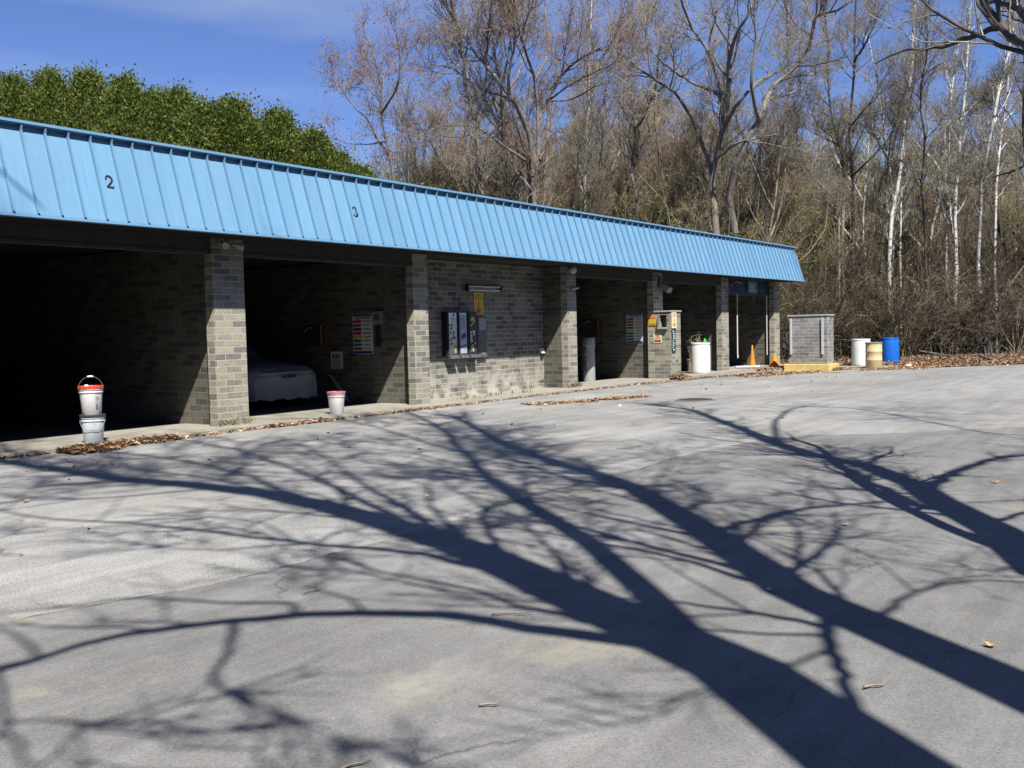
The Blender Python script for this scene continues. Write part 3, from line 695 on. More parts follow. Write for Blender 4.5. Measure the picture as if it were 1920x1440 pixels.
rel(MB().extrude_x([(WALL_V - .10, 1.03), (WALL_V - .001, 1.03), (WALL_V - .001, 1.17), (WALL_V - .05, 1.17)][::-1], 21.93, 22.07), 'cover', M['sign_white'], t, bevel=.006)
rel(MB().box((21.95, WALL_V - .07, .93), (22.05, WALL_V - .001, 1.026)), 'box', M['dark_metal'], t, bevel=.005)
# lamps under the eaves
def tilted_head(mb, c, d, r, l):
    d = unit(np.array(d, float)); c = np.array(c, float)
    mb.tube([c, c + d * l * .35, c + d * l * .55, c + d * l], [r * .35, r * .55, r, r], 14)
t = empty('flood_lamp', (11.15, D, 3.25), 'twin head floodlight with a straw nest on the pier left of the covered car', 'lamp')
rel(MB().tube([(11.17, D - .001, 3.24), (11.17, D - .06, 3.24)], .05, 12), 'base', M['galv'], t, smooth=True)
for s_ in (-1, 1):
    b = MB(); tilted_head(b, (11.17 + .05 * s_, D - .08, 3.24), (s_ * .8, -.6, -.25), .06, .19); rel(b, 'lamp_head', M['lamp_glass'], t, smooth=True)
b = MB()
for i in range(90):
    c = np.array([11.02 + rng.normal() * .07, D - .09 + rng.normal() * .03, 3.25 + rng.normal() * .035]); d = unit(rng.normal(size=3)) * .06
    b.tube([c - d, c, c + d], .004, 3)
rel(b, 'nest', M['nest'], t)
t = empty('globe_lamp', (22.3, D, 3.22), 'round white eave lamp on the pier by the grey vacuum', 'lamp')
b = MB(); b.lathe([(.001, -.10), (.05, -.095), (.09, -.06), (.105, 0), (.09, .06), (.05, .09)], 20, (22.27, D - .12, 3.22)); rel(b, 'globe', M['lamp_glass'], t, smooth=True)
rel(MB().tube([(22.27, D - .001, 3.26), (22.27, D - .06, 3.28), (22.27, D - .11, 3.31)], .035, 10), 'arm', M['galv'], t)
t = empty('hose_bracket', (22.42, D, 2.72), 'small white bracket on the pier edge below the globe lamp', 'bracket')
rel(MB().tube([(22.36, D - .001, 2.70), (22.36, D - .04, 2.70)], .055, 12), 'base', M['galv'], t)
rel(MB().tube([(22.36, D - .05, 2.70), (22.46, D - .07, 2.735), (22.60, D - .08, 2.755)], .02, 8), 'arm', M['sign_white'], t)
t = empty('box_lamp', (27.45, D, 2.95), 'boxy pale floodlight on the pier above the brick kiosk', 'lamp')
rel(MB().box((27.36, D - .05, 2.90), (27.52, D - .001, 3.2)), 'bracket', M['dark_metal'], t, bevel=.006)
b = MB().extrude_x([(D - .36, 2.86), (D - .30, 2.70), (D - .055, 2.86), (D - .06, 3.05)], 27.36, 27.66); rel(b, 'lamp_head', M['galv'], t, bevel=.01)

# ================================================================== KIOSK
KU, KV0 = 27.05, 13.42
t = empty('pay_kiosk', (27.4, 13.7, SLAB), 'square brick pay kiosk with signs standing against a pier', 'kiosk')
b = MB(); zt = 2.11
# brick body with a notched recess on the left face
b.box((KU, KV0, SLAB - .05), (27.74, D - .002, 1.66)); b.box((KU, KV0, 1.6625), (27.74, 13.545, zt)); b.box((KU, 13.785, 1.6625), (27.74, D - .002, zt)); b.box((KU + .25, 13.5475, 1.6625), (27.74, 13.7825, zt)); b.box((KU, 13.5475, 2.03), (KU + .2475, 13.7825, zt))
rel(b, 'body', M['brick_kiosk'], t)
rel(MB().box((KU - .03, KV0 - .03, zt + .002), (27.77, D - .002, zt + .05)), 'cap', M['cap'], t, bevel=.008)
rel(MB().box((KU + .23, 13.55, 1.665), (KU + .247, 13.78, 2.028)), 'recess_panel', M['dark_metal'], t)
b = MB()
for i in range(4): b.box((KU + .20, 13.57 + .05 * i, 1.70), (KU + .222, 13.59 + .05 * i, 1.98))
rel(b, 'buttons', M['galv'], t)
b = MB().extrude_x([(13.50, 1.60), (13.83, 1.60), (13.83, 1.66), (13.50, 1.66)], KU - .10, KU - .002); rel(b, 'ledge', M['cap'], t, bevel=.006)
b = MB().add([(KU - .004, 13.78, 1.665), (KU - .004, 13.84, 1.665), (KU - .004, 13.84, 2.02), (KU - .004, 13.79, 2.02), (KU - .09, 13.80, 1.665), (KU - .09, 13.83, 1.665)], [(0, 1, 2, 3), (0, 4, 5, 1), (0, 3, 4), (1, 5, 2)])
rel(b, 'shield', M['galv'], t)
rel(MB().box((KU + .05, KV0 - .018, .86), (KU + .30, KV0 - .001, 1.60)), 'dispenser_front', M['ink_teal'], t, bevel=.004)
b = MB(); f = KV0 - .021
for i in range(9): 
    zz = .95 + .07 * i; xx = KU + .08 + .06 * random.random(); b.box((xx, f - .002, zz), (xx + .05 + .07 * random.random(), f, zz + .035))
rel(b, 'worn_lettering', M['sign_white'], t)
rel(MB().box((KU + .07, KV0 - .012, .55), (KU + .28, KV0 - .001, .845)), 'lower_plate', M['cap'], t, bevel=.003)
rel(MB().box((KU + .15, KV0 - .03, .70), (KU + .17, KV0 - .0125, .76)), 'coin_slot', M['dark_metal'], t)
arrow_sign('y', KV0 - .0195, KU + .03, 1.62, KU + .36, 2.10, M['sign_cream'], 'cream sign with a rust arrow on the front of the kiosk')
o = sign('price_sign', 'orange and yellow sign on the side of the brick kiosk', 'sign', 'x', KU - .001, 13.89, 1.70, 14.16, 2.00, M['sign_orange'])
f = KU - .0145
plate('yellow_field', M['ink_yellow'], o, 'x', f, 13.90, 1.77, 14.15, 1.91, .003)
b = MB()
for i in range(4): b.box((f - .006, 13.92 + .06 * i, 1.93), (f - .003, 13.95 + .06 * i, 1.97)); b.box((f - .006, 13.92 + .055 * i, 1.715), (f - .003, 13.955 + .055 * i, 1.75))
b.build('lettering', M['ink_red'], o)
o = sign('warning_sign', 'cream sign with a red band low on the side of the kiosk', 'sign', 'x', KU - .001, 13.71, 1.18, 13.99, 1.48, M['sign_cream'])
b = MB(); b.box((f - .003, 13.74, 1.215), (f, 13.96, 1.275)); b.build('red_band', M['ink_red'], o)
b = MB()
for i in range(4): b.box((f - .003, 13.76 + .01 * i, 1.305 + .035 * i), (f, 13.94 - .015 * i, 1.315 + .035 * i))
b.build('small_print', M['ink_rust'], o)

# ================================================================== LAST BAY FITTINGS
t = empty('bay_sign', (35.4, 14.18, 3.1), 'teal board sign on the dark blue header of the last bay', 'sign')
o = rel(MB().box((34.95, 14.150, 2.86), (35.83, 14.168, 3.31)), 'board', M['plywood'], t)
b = MB()
for i in range(5): b.box((35.10 + .03 * (i % 2), 14.146, 2.93 + .065 * i), (35.62 - .04 * (i % 3), 14.149, 2.945 + .065 * i))
rel(b, 'lettering', M['blue_white_plastic'], t)
def pipe_thing(name, label, cat, pts, r, mat, loc, group=None):
    o = MB().tube(pts, r, 10).build(name, mat, None, smooth=True); return tag(o, label, cat, group)
pipe_thing('water_pipe', 'tall white pipe hanging from the blue header near the tall cone', 'pipe', [(33.66, 14.05, 2.80), (33.66, 14.05, .62), (33.64, 14.03, .55), (33.58, 14.01, .50)],   .024, M['pipe_white'], None, 'white vertical pipes in the last bay')
pipe_thing('water_pipe', 'tall white pipe in the last bay beside its right pier', 'pipe', [(36.52, 14.05, 2.80), (36.52, 14.05, .52)],   .024, M['pipe_white'], None, 'white vertical pipes in the last bay')
pipe_thing('hose_boom', 'thin bent metal boom on the blue header above the white pipe', 'boom', [(33.16, 14.16, 2.86), (33.2, 14.10, 3.08), (33.45, 14.05, 3.22), (33.75, 14.04, 3.23), (34.15, 14.05, 3.19)], .016, M['galv'], None)
o = pipe_thing('floor_pipe', 'white pipe lying on the floor behind the tall orange cone', 'pipe', [(34.05, 14.3, .15), (34.25, 14.05, .15), (34.5, 13.75, .15), (34.62, 13.6, .15)], .045, M['pipe_white'], None)
for z0, dx in ((2.70, 34.2), (2.72, 35.6)):
    pipe_thing('hanging_hook', 'short hook under the blue header, ' + ('left' if dx < 35 else 'right') + ' of the two', 'hook', [(dx, 14.22, 2.76), (dx, 14.2, 2.62), (dx + .03, 14.19, 2.58)], .014, M['galv'], None, 'hooks under the blue header')

# ================================================================== BUCKETS, DRUMS, CONES, VACUUM
def bucket(loc, label, body, lid, h=.41, bail='down', rz=0., marks=False, grp='plastic pails'):
    t = empty('pail', loc, label, 'bucket', grp, rz)
    pr = [(.128, 0), (.132, .004), (.160, h - .075), (.172, h - .075), (.172, h - .062), (.163, h - .060), (.164, h - .035), (.175, h - .034), (.175, h - .022), (.166, h - .02), (.167, h)]
    MB().lathe(pr, 36).build('body', body, t, smooth=True)
    MB().lathe([(.168, h - .018), (.182, h - .016), (.184, h + .018), (.176, h + .024), (.160, h + .022), (.155, h + .012), (.02, h + .012)], 36).build('lid', lid, t, smooth=True)
    if bail == 'up':
        pts = [(.178 * math.cos(a), .02, h - .05 + (.215 if 0 < a < math.pi else 0) * math.sin(a)) for a in np.linspace(0, math.pi, 15)]
        hb = MB().tube(pts, .004, 6).build('handle', M['steel'], t)
        MB().tube(pts[6:9], .012, 8).build('grip', M['white_plastic'], hb)
        MB().lathe([(.03, h + .0125), (.03, h + .04), (.024, h + .046)], 16, (-.06, -.07, 0)).build('spout', M['white_plastic'], t, smooth=True)
    elif bail == 'down':
        pts = [(.178 * math.cos(a), -.178 * math.sin(a) * (1.02 - .06 * math.sin(a)), h - .055 - .16 * math.sin(a) + .012 * math.sin(5 * a)) for a in np.linspace(0, math.pi, 17)]
        MB().tube(pts, .0045, 6).build('handle', M['galv'], t)
    if marks:
        b = MB(); r_ = .1585
        def cp(a, z, k=1.): rr = (.132 + (.160 - .132) * z / (h - .075)) * 1.004 + .001; return (rr * math.cos(a), rr * math.sin(a), z)
        a0, a1 = R(-68), R(-50)
        def bar(p, q, z0, z1): b.add([cp(p, z0), cp(q, z0), cp(q, z1), cp(p, z1)], [(0, 1, 2, 3)])
        bar(a0, a1, .300, .306); bar(a0, a1, .180, .186); bar(a0, a0 + .015, .18, .306); bar(a1 - .015, a1, .18, .306)
        for s_ in range(18):
            q0, q1 = 2 * math.pi * s_ / 18, 2 * math.pi * (s_ + 1) / 18; am = (a0 + a1) / 2
            def c2(q, rr): return cp(am + rr * math.cos(q) / .155, .245 + rr * math.sin(q))
            b.add([c2(q0, .020), c2(q1, .020), c2(q1, .026), c2(q0, .026)], [(0, 3, 2, 1)])
        b.add([cp((a0 + a1) / 2 - .12, .262), cp((a0 + a1) / 2 - .10, .266), cp((a0 + a1) / 2 + .12, .228), cp((a0 + a1) / 2 + .10, .224)], [(0, 1, 2, 3)])
        for i in range(8): bar(a0 + .02, a1 - .02 - .08 * random.random(), .08 + .011 * i, .085 + .011 * i)
        b.build('warning_print', M['ink_black'], t)
    return t
bx, by = 8.30, 13.64
bucket((bx, by, SLAB), 'bluish white bucket with dark lid under the red lidded one', M['blue_white_plastic'], M['grey_lid'], rz=R(-38))
bucket((bx - .01, by, SLAB + .425), 'white bucket with orange red lid stacked on another bucket', M['white_plastic'], M['orange_red'], bail='up', rz=R(-30), marks=True)
bucket((13.64, 13.98, SLAB), 'white bucket with faded pink lid standing alone by the covered car', M['white_plastic'], M['pink'], bail='none', rz=.4)
bucket((31.75, 14.95, SLAB), 'cream bucket half hidden behind the big white drum', M['sign_cream'], M['sign_cream'], bail='none')

def drum(name, loc, label, mat, r=.335, h=1.0, rings=(.33, .66), closed=True, plastic=True, grp='drums by the last bay'):
    t = empty(name, loc, label, 'drum', grp)
    pr = [(r * .93, 0), (r * .975, .02)]
    if plastic: pr += [(r, .09), (r * 1.005, h * .35), (r * 1.005, h * .62), (r * .995, h * .88), (r * .96, h - .075), (r * .955, h - .055), (r * 1.0, h - .05), (r * 1.0, h - .02), (r * .985, h)]
    else:
        for q in rings: pr += [(r * .975, h * q - .03), (r * 1.01, h * q - .012), (r * 1.01, h * q + .012), (r * .975, h * q + .03)]
        pr += [(r * .975, h - .03), (r, h - .025), (r, h)]
    pr += [(r * .93, h), (r * .92, h - .03), (.02, h - .028)]
    MB().lathe(pr, 44).build('shell', mat, t, smooth=True)
    if plastic:
        for q in rings: MB().lathe([(r * 1.002, h * q - .012), (r * 1.014, h * q), (r * 1.002, h * q + .012)], 44, cap=False).build('hoop', mat, t, smooth=True)
    for a in (.7, 3.8): MB().lathe([(.035, h - .029), (.035, h - .005), (.02, h - .004)], 14, (r * .6 * math.cos(a), r * .6 * math.sin(a), 0)).build('bung', M['galv'] if not plastic else mat, t)
    return t
drum('plastic_drum', (30.45, 14.02, SLAB), 'bright white plastic drum with a green bottle on it in the fourth opening', M['white_drum'], .325, 1.02, (.30,))
drum('plastic_drum', (38.4, 11.05, .02), 'tall white plastic drum behind the cream steel drum', M['white_drum'], .345, 1.03, (.34, .68))
drum('steel_drum', (36.27, 9.99, .02), 'short cream steel drum with rolled hoops and a grey rim', M['tan_steel'], .29, .90, (.34, .68), plastic=False)
drum('plastic_drum', (40.6, 10.56, .0), 'blue plastic drum standing among the leaves', M['blue_plastic'], .345, 1.05, (.36, .70))
MB().lathe([(.292, .885), (.296, .89), (.296, .935), (.285, .94), (.27, .938), (.262, .91), (.02, .908)], 40).build('rim', M['galv'], bpy.data.objects['steel_drum'], smooth=True)
t = empty('spray_bottle', (30.55, 13.9, SLAB + .992), 'small green bottle on top of the white drum', 'bottle')
MB().lathe([(.045, .0), (.05, .01), (.05, .10), (.03, .13), (.018, .14)], 16).build('body', M['green_plastic'], t, smooth=True)
MB().lathe([(.022, .142), (.022, .175), (.012, .178)], 12).build('cap', M['green_plastic'], t, smooth=True)
# dried twigs poking up behind the drum
o = MB()
for i in range(16):
    a = rng.random() * 6.28; p = np.array([31.0, 14.55, SLAB]); d = np.array([math.cos(a) * .28, math.sin(a) * .28, 1.25 + rng.random() * .3])
    q = p + d * .9; o.tube([p, p + d * .5 + rng.normal(size=3) * .04, q], [.008, .006, .004], 4)
    for k in range(3): o.tube([q - d * .1 * k, q - d * .1 * k + rng.normal(size=3) * .10], [.006, .003], 3)
tag(o.build('dry_plant', M['twig_tan']), 'dry weed stalks between the white drum and the kiosk', 'plant')

def cone(loc, label, h, r, lean=0.):
    t = empty('traffic_cone', loc, label, 'traffic cone', 'traffic cones by the last pier')
    MB().lathe([(r, .032), (r * .96, .06), (r * .62, h * .40), (r * .34, h * .78), (r * .20, h * .985), (r * .13, h)], 28).build('body', M['orange'], t, smooth=True)
    w = r * 1.35
    MB().extrude_z([(-w, -w * .7), (-w * .7, -w), (w * .7, -w), (w, -w * .7), (w, w * .7), (w * .7, w), (-w * .7, w), (-w, w * .7)], 0, .031).build('base', M['orange'], t, bevel=.006)
    t.rotation_euler = (0, lean, .3)
    return t
cone((34.67, 13.9, SLAB), 'tall slender orange traffic cone in front of the last bay', .84, .125)
cone((35.62, 13.42, SLAB), 'short squat orange traffic cone at the foot of the last pier', .50, .19)

t = empty('vacuum_canister', (25.25, 15.23, SLAB), 'tall grey cylindrical vacuum canister with vertical black lettering', 'vacuum')
MB().lathe([(.185, 0), (.19, .02), (.19, 1.02)], 36).build('canister', M['vac'], t, smooth=True)
MB().lathe([(.198, 1.022), (.205, 1.03), (.205, 1.27), (.19, 1.30), (.02, 1.31)], 36).build('head', M['galv'], t, smooth=True)
# lettering bent round the canister, read from bottom to top
GLY = {'P': [[(0, 0), (0, 1)], [(0, 1), (.6, 1)], [(.6, 1), (.6, .5)], [(.6, .5), (0, .5)]], 'O': [[(0, 0), (0, 1)], [(0, 1), (.6, 1)], [(.6, 1), (.6, 0)], [(.6, 0), (0, 0)]],
       'W': [[(0, 1), (.18, 0)], [(.18, 0), (.36, .7)], [(.36, .7), (.54, 0)], [(.54, 0), (.72, 1)]], 'E': [[(0, 0), (0, 1)], [(0, 1), (.55, 1)], [(0, .5), (.5, .5)], [(0, 0), (.55, 0)]],
       'R': [[(0, 0), (0, 1)], [(0, 1), (.6, 1)], [(.6, 1), (.6, .5)], [(.6, .5), (0, .5)], [(.25, .5), (.6, 0)]], 'V': [[(0, 1), (.33, 0)], [(.33, 0), (.66, 1)]],
       'A': [[(0, 0), (.33, 1)], [(.33, 1), (.66, 0)], [(.15, .4), (.5, .4)]], 'C': [[(.6, 1), (0, 1)], [(0, 1), (0, 0)], [(0, 0), (.6, 0)]]}
b = MB(); s_ = .10; cur = .32; a_c = math.atan2(-15.23, -25.25) - .62
for ch in 'POWER VAC':
    if ch == ' ': cur += .05; continue
    for (p, q) in GLY[ch]:
        def cp(pt): aa = a_c - (pt[1] - .5) * s_ / .19 * -1; return np.array([.193 * math.cos(aa), .193 * math.sin(aa), cur + pt[0] * s_])
        b.tube([cp(p), cp(((p[0] + q[0]) / 2, (p[1] + q[1]) / 2)), cp(q)], .009, 4)
    cur += s_ * .92
b.build('lettering', M['ink_black'], t)
b = MB()
for i in range(6):
    aa = a_c + .85; z_ = .40 + .09 * i; b.add([(.1915 * math.cos(aa + q), .1915 * math.sin(aa + q), z_ + dz) for q, dz in ((-.14, 0), (.14, 0), (.14, .014), (-.14, .014))], [(0, 1, 2, 3)])
b.build('gauge_marks', M['dark_metal'], t)
b = MB(); b.tube([(.12 + .02 * k, .22, .1 + .17 * k) for k in range(5)], .03, 8); b.build('hose', M['dark_metal'], t)

# grey tube leaning in the bay behind the bucket
pA, pB = far(649, 747, 22.4), far(618, 702, 23.0)
t = empty('leaning_pipe', tuple(pA), 'grey pipe leaning diagonally behind the pink lidded bucket', 'pipe')
d_ = pB - pA
MB().tube([(0, 0, 0), tuple(d_ * .5), tuple(d_)], .05, 14).build('tube', M['pipe_grey'], t, smooth=True)
MB().tube([tuple(d_ * .97), tuple(d_ * 1.03)], .062, 14).build('collar', M['dark_metal'], t, smooth=True)
MB().tube([(0, 0, 0), (.03, -.05, -.08), (.05, -.10, pA[2] * -1 + .12)], .018, 8).build('hose', M['galv'], t)

# ================================================================== COVERED CAR
t = empty('covered_car', (14.62, 19.0, SLAB), 'car under a grey cloth cover inside the second bay', 'car')
nu, nv = 40, 56
prof = [(0, .80), (.06, .86), (.35, .91), (1.1, .98), (1.7, 1.06), (2.2, 1.40), (2.7, 1.50), (3.4, 1.48), (4.0, 1.22), (4.6, 1.12), (4.9, 1.0), (5.0, .7)]
pv = np.array(prof)
V = []
for j in range(nv + 1):
    s = j / nv * 5.0; s = s if 0 < j < nv else s
    hgt = np.interp(s, pv[:, 0], pv[:, 1])
    e0 = min(1, (s + .02) / .55); e1 = min(1, (5.0 - s + .02) / .55)
    hw = 1.09 * (1 - .20 * (1 - e0) ** 2 - .20 * (1 - e1) ** 2)
    for i in range(nu + 1):
        a = math.pi * i / nu
        cx_, sz_ = math.cos(a), math.sin(a)
        e = 2 / 5.5
        x_ = hw * np.sign(cx_) * abs(cx_) ** e
        z0 = .17 + .015 * math.sin(s * 5 + i) 
        z_ = z0 + (hgt - z0) * abs(sz_) ** e
        # folds hanging from the shoulder line
        fold = .022 * math.sin(s * 9 + 2 * math.sin(s * 3)) * (1 - abs(sz_)) + .012 * math.sin(i * 1.1 + s * 2.5)
        V.append((x_ * (1 + fold), s - 2.5 + .03 * math.sin(i * .9) * (j in (0, nv)), z_))
Fc = [(j * (nu + 1) + i, j * (nu + 1) + i + 1, (j + 1) * (nu + 1) + i + 1, (j + 1) * (nu + 1) + i) for j in range(nv) for i in range(nu)]
b = MB(); b.add(V, Fc)
# nose and tail closed by a softly bulged skirt
mk = 20
for j, sg in ((0, -1), (nv, 1)):
    ring = [V[j * (nu + 1) + i] for i in range(nu + 1)]; h2 = nu // 2; G = []
    for i in range(h2 + 1):
        A, B = ring[i], ring[nu - i]
        for k in range(mk + 1):
            f_ = k / mk; zz = A[2] + (B[2] - A[2]) * f_ + (.018 * math.sin(k * 1.1) + .014 * math.sin(k * 2.7 + 1) if i == 0 else 0)
            bl_ = math.sin(math.pi * f_) ** .45 * math.sin(math.pi * min(1, (i + .0) / h2 * .8 + .2)) ** .6
            G.append((A[0] + (B[0] - A[0]) * f_, (A[1] + B[1]) / 2 * (1 if 0 < k < mk else 1) + sg * (.11 * bl_ + .010 * math.sin(k * 2.1 + i * .3) * (0 < k < mk)), zz))
    b.add(G, [((i * (mk + 1) + k, i * (mk + 1) + k + 1, (i + 1) * (mk + 1) + k + 1, (i + 1) * (mk + 1) + k)) for i in range(h2) for k in range(mk)])
cov = b.build('cover', M['cover'], t, smooth=True); cov.location = (0, 0, 0)
for o_ in [cov]:
    wl = o_.modifiers.new('weld', 'WELD'); wl.merge_threshold = .001
    while o_.modifiers[0].name != 'weld': o_.modifiers.move(len(o_.modifiers) - 1, 0)
for sx_ in (-.85, .85):
    for sy in (-1.5, 1.5):
        MB().tube([(sx_ - .1, sy, .33), (sx_ + .1, sy, .33)], .32, 24).build('tyre', M['dark_metal'], t, smooth=True)
b = MB()
for k in range(3): b.add([(-.22 + .13 * k, -2.645, .63), (-.12 + .13 * k, -2.645, .645), (-.10 + .13 * k, -2.645, .70), (-.20 + .13 * k, -2.645, .685)], [(0, 1, 2, 3)])
b.add([(-.27, -2.648, .67), (.2, -2.648, .72), (.2, -2.648, .735), (-.27, -2.648, .685)], [(0, 1, 2, 3)])
b.build('emblem', M['ink_black'], t)

# ================================================================== BRICK BOX, MANHOLE
t = empty('brick_enclosure', (34.35, 11.6, 0), 'grey brick enclosure on a yellow painted kerb base', 'enclosure')
rel(MB().box((34.0, 10.93, .272), (34.72, 12.29, 1.92)), 'body', M['brick_box'], t, bevel=.006)
rel(MB().box((33.97, 10.90, 1.923), (34.75, 12.32, 1.985)), 'cap', M['cap'], t, bevel=.01)
rel(MB().box((33.84, 10.80, -.02), (34.92, 12.42, .27)), 'kerb_base', M['yellow_paint'], t, bevel=.025)
for v_ in (12.19, 11.08): rel(MB().box((33.94, v_ - .035, .60), (33.997, v_ + .035, 1.86)), 'rail', M['pipe_white'], t, bevel=.006)
t = empty('manhole_cover', (20.31, 9.48, .005), 'round dark iron manhole cover set in the asphalt', 'manhole')
MB().lathe([(.46, 0), (.46, .006), (.40, .008)], 40).build('frame', M['galv'], t, smooth=False)
b = MB().lathe([(.395, .009), (.395, .012), (.02, .012)], 40)
for i in range(-4, 5):
    for j in range(-4, 5):
        if i * i + j * j < 15: b.box((i * .085 - .025, j * .085 - .025, .0125), (i * .085 + .025, j * .085 + .025, .016))
b.build('lid', M['iron'], t)

# ================================================================== LEAVES AND SMALL THINGS ON THE GROUND
def litter(P, size=(.03, .12), flat=.35, r=rng):
    n = len(P); Nn = unit(np.stack([r.normal(size=n) * flat, r.normal(size=n) * flat, np.ones(n)], 1))
    Dd = unit(np.cross(Nn, r.normal(size=(n, 3)))); L = r.uniform(*size, size=n)
    return quad_cards(P, Dd, Nn, L, L * r.uniform(.4, .8, n), curl=.18)
def strip(p, q, n, w, z0, r=rng, hump=0.):
    p = np.array(p); q = np.array(q); tt = r.random(n); off = r.normal(size=n) * w
    d = (q - p) / np.linalg.norm(q - p); nn = np.array([-d[1], d[0]])
    base = p + (q - p) * tt[:, None] + nn * off[:, None]
    return np.stack([base[:, 0], base[:, 1], z0 + hump * np.exp(-(off / w) ** 2) * r.random(n) + .008 + .02 * r.random(n)], 1)
ch = []
seam = [(4, 13.40), (7.0, 13.42), (8.6, 13.36), (10.2, 13.40), (12, 13.40), (14.5, 13.42), (17, 13.40), (19.7, 13.42), (22.4, 13.35), (24.8, 13.25), (27.0, 13.15), (28.4, 13.1), (30.5, 12.7), (32.4, 12.2)]
dens = [120, 90, 200, 110, 170, 220, 120, 120, 100, 110, 130, 300, 600]
for (p, q), n in zip(zip(seam[:-1], seam[1:]), dens): ch.append(strip(p, q, n, .045, .045))
ch.append(strip((7.55, 13.30), (9.6, 13.38), 1100, .085, .05, hump=.07))            # heap by the bucket
ch.append(strip((7.6, 13.08), (8.35, 13.16), 600, .09, .04, hump=.05))
ch.append(strip((11.4, 13.42), (12.9, 13.42), 420, .07, .05, hump=.03))
g1, g2 = ground(985, 760), ground(1115, 752); g3_, g4 = ground(1125, 750), ground(1210, 744)
ch.append(strip(g1[:2], g2[:2], 900, .13, .0)); ch.append(strip(g3_[:2], g4[:2], 750, .12, .0))
ch.append(strip((31.5, 12.1), (35.2, 10.5), 3200, .16, .0, hump=.03)); ch.append(strip((35.0, 10.4), (39.5, 7.6), 2600, .30, .0)); ch.append(strip((30.0, 12.6), (33.0, 11.6), 900, .30, .0))
ch.append(strip((33, 13.1), (38, 12.9), 900, .3, .10)); ch.append(strip((38.5, 9.0), (44, 3.0), 2500, .45, .0)); ch.append(strip((43.5, 3.5), (46, -6), 1500, .6, .0))
ch.append(strip((27.0, 13.3), (27.9, 13.3), 300, .09, .1, hump=.05))
n = 1400; ch.append(np.stack([rng.uniform(35, 44, n), rng.uniform(8, 13, n), np.full(n, .03)], 1))
n = 130; sc_ = np.stack([rng.uniform(3, 34, n), 13.2 - np.abs(rng.normal(size=n)) * 3.2, np.full(n, .010)], 1); ch.append(sc_)
P = np.concatenate(ch); V, Fq = litter(P)
tag(obj('leaf_litter', raw_mesh('leaf_litter', [(V, Fq, 0)], M['litter'], smooth=False)), 'drift of dead brown leaves along the slab edge', 'leaves', kind='stuff')
# woodland floor leaves
n = 30000; dd = rng.uniform(36, 60, n) ; xx = rng.uniform(1250, 2150, n)
P = np.stack([column(x_, d__) for x_, d__ in zip(xx, dd)]); keep = (P[:, 0] > 38.2) & ((P[:, 0] - 40.3) * .77 + (P[:, 1] - 5.8) * .64 > .3); P = P[keep]
P[:, 2] = .02 + .10 * rng.random(len(P)); V, Fq = litter(P, (.07, .17), .55)
tag(obj('woodland_leaves', raw_mesh('woodland_leaves', [(V, Fq, 0)], M['litter_dark'], smooth=False)), 'carpet of dead leaves under the trees beyond the lot', 'leaves', kind='stuff')
# weeds at the wall feet
Pw = np.concatenate([strip((10.8, 13.9), (11.55, 13.9), 60, .03, .1), strip((27.0, 13.36), (27.8, 13.36), 260, .04, .09), strip((17, 13.75), (20, 13.7), 90, .06, .1), strip((34.0, 10.72), (34.9, 10.70), 160, .05, 0), strip((22.1, 13.9), (22.6, 13.88), 90, .03, .1)])
n = len(Pw); Dw = unit(np.stack([rng.normal(size=n) * .5, rng.normal(size=n) * .5, np.ones(n)], 1)); Nw = unit(np.cross(Dw, rng.normal(size=(n, 3)))); L = rng.uniform(.05, .17, n)
V, Fq = quad_cards(Pw + Dw * L[:, None] / 2, Dw, Nw, L, L * .16)
tag(obj('weeds', raw_mesh('weeds', [(V, Fq, 0)], M['weed'], smooth=False)), 'tufts of dry weeds at the feet of the walls', 'weeds', kind='stuff')
# fallen twigs and single leaves
def fallen_twig(x, y, length, ang, label):
    p = ground(x, y, .02); d = np.array([math.cos(ang), math.sin(ang), 0]) * length; q = np.array([-d[1], d[0], 0]) * .15
    b = MB(); b.tube([p - d / 2, p - d * .1 + q * .5, p + d * .2 - q * .2, p + d / 2 + np.array([0, 0, .012])], [.006, .005, .004, .002], 5)
    b.tube([p + d * .1, p + d * .3 + q * 1.3], [.003, .0015], 4); tag(b.build('fallen_twig', M['bark_tan']), label, 'twig', 'twigs on the asphalt')
fallen_twig(962, 1150, .24, .62 - 1.57, 'pale twig beside the broad shadow in the middle of the lot')
fallen_twig(588, 1106, .16, .62 - .7, 'short twig on the asphalt, leftmost of the twigs')
fallen_twig(668, 1432, .14, .62 - .9, 'reddish twig at the bottom edge of the photograph')
fallen_twig(920, 1320, .10, .62 - 1.5, 'thin twig lying above the one at the bottom edge')
fallen_twig(1642, 1285, .12, .62 - 1.3, 'curled twig between the two broad trunk shadows')
def fallen_leaf(x, y, s, label, mat='litter'):
    p = ground(x, y, .015); k = 9
    V = [(s * (.5 * math.cos(a) * (1 + .25 * math.cos(5 * a))), s * (.4 * math.sin(a)), .25 * s * abs(math.cos(a))) for a in np.linspace(0, 2 * math.pi, 15)[:-1]]
    V.append((0, 0, 0)); b = MB(); b.add(V, [(i, (i + 1) % 14, 14) for i in range(14)]); b.tube([(s * .5, 0, .1 * s), (s * .8, .05 * s, .05 * s)], .002, 4)
    tag(b.build('fallen_leaf', M['sign_orange' if mat == 'o' else 'nest'], loc=tuple(p), rz=rng.random() * 6), label, 'leaf', 'single leaves on the asphalt')
fallen_leaf(1858, 1210, .055, 'orange dead leaf near the right edge on bare asphalt', 'o')
fallen_leaf(1585, 983, .06, 'pale dead leaf between the two right hand trunk shadows'); fallen_leaf(1105, 868, .07, 'pale leaf lying by the resurfaced edge of the asphalt')
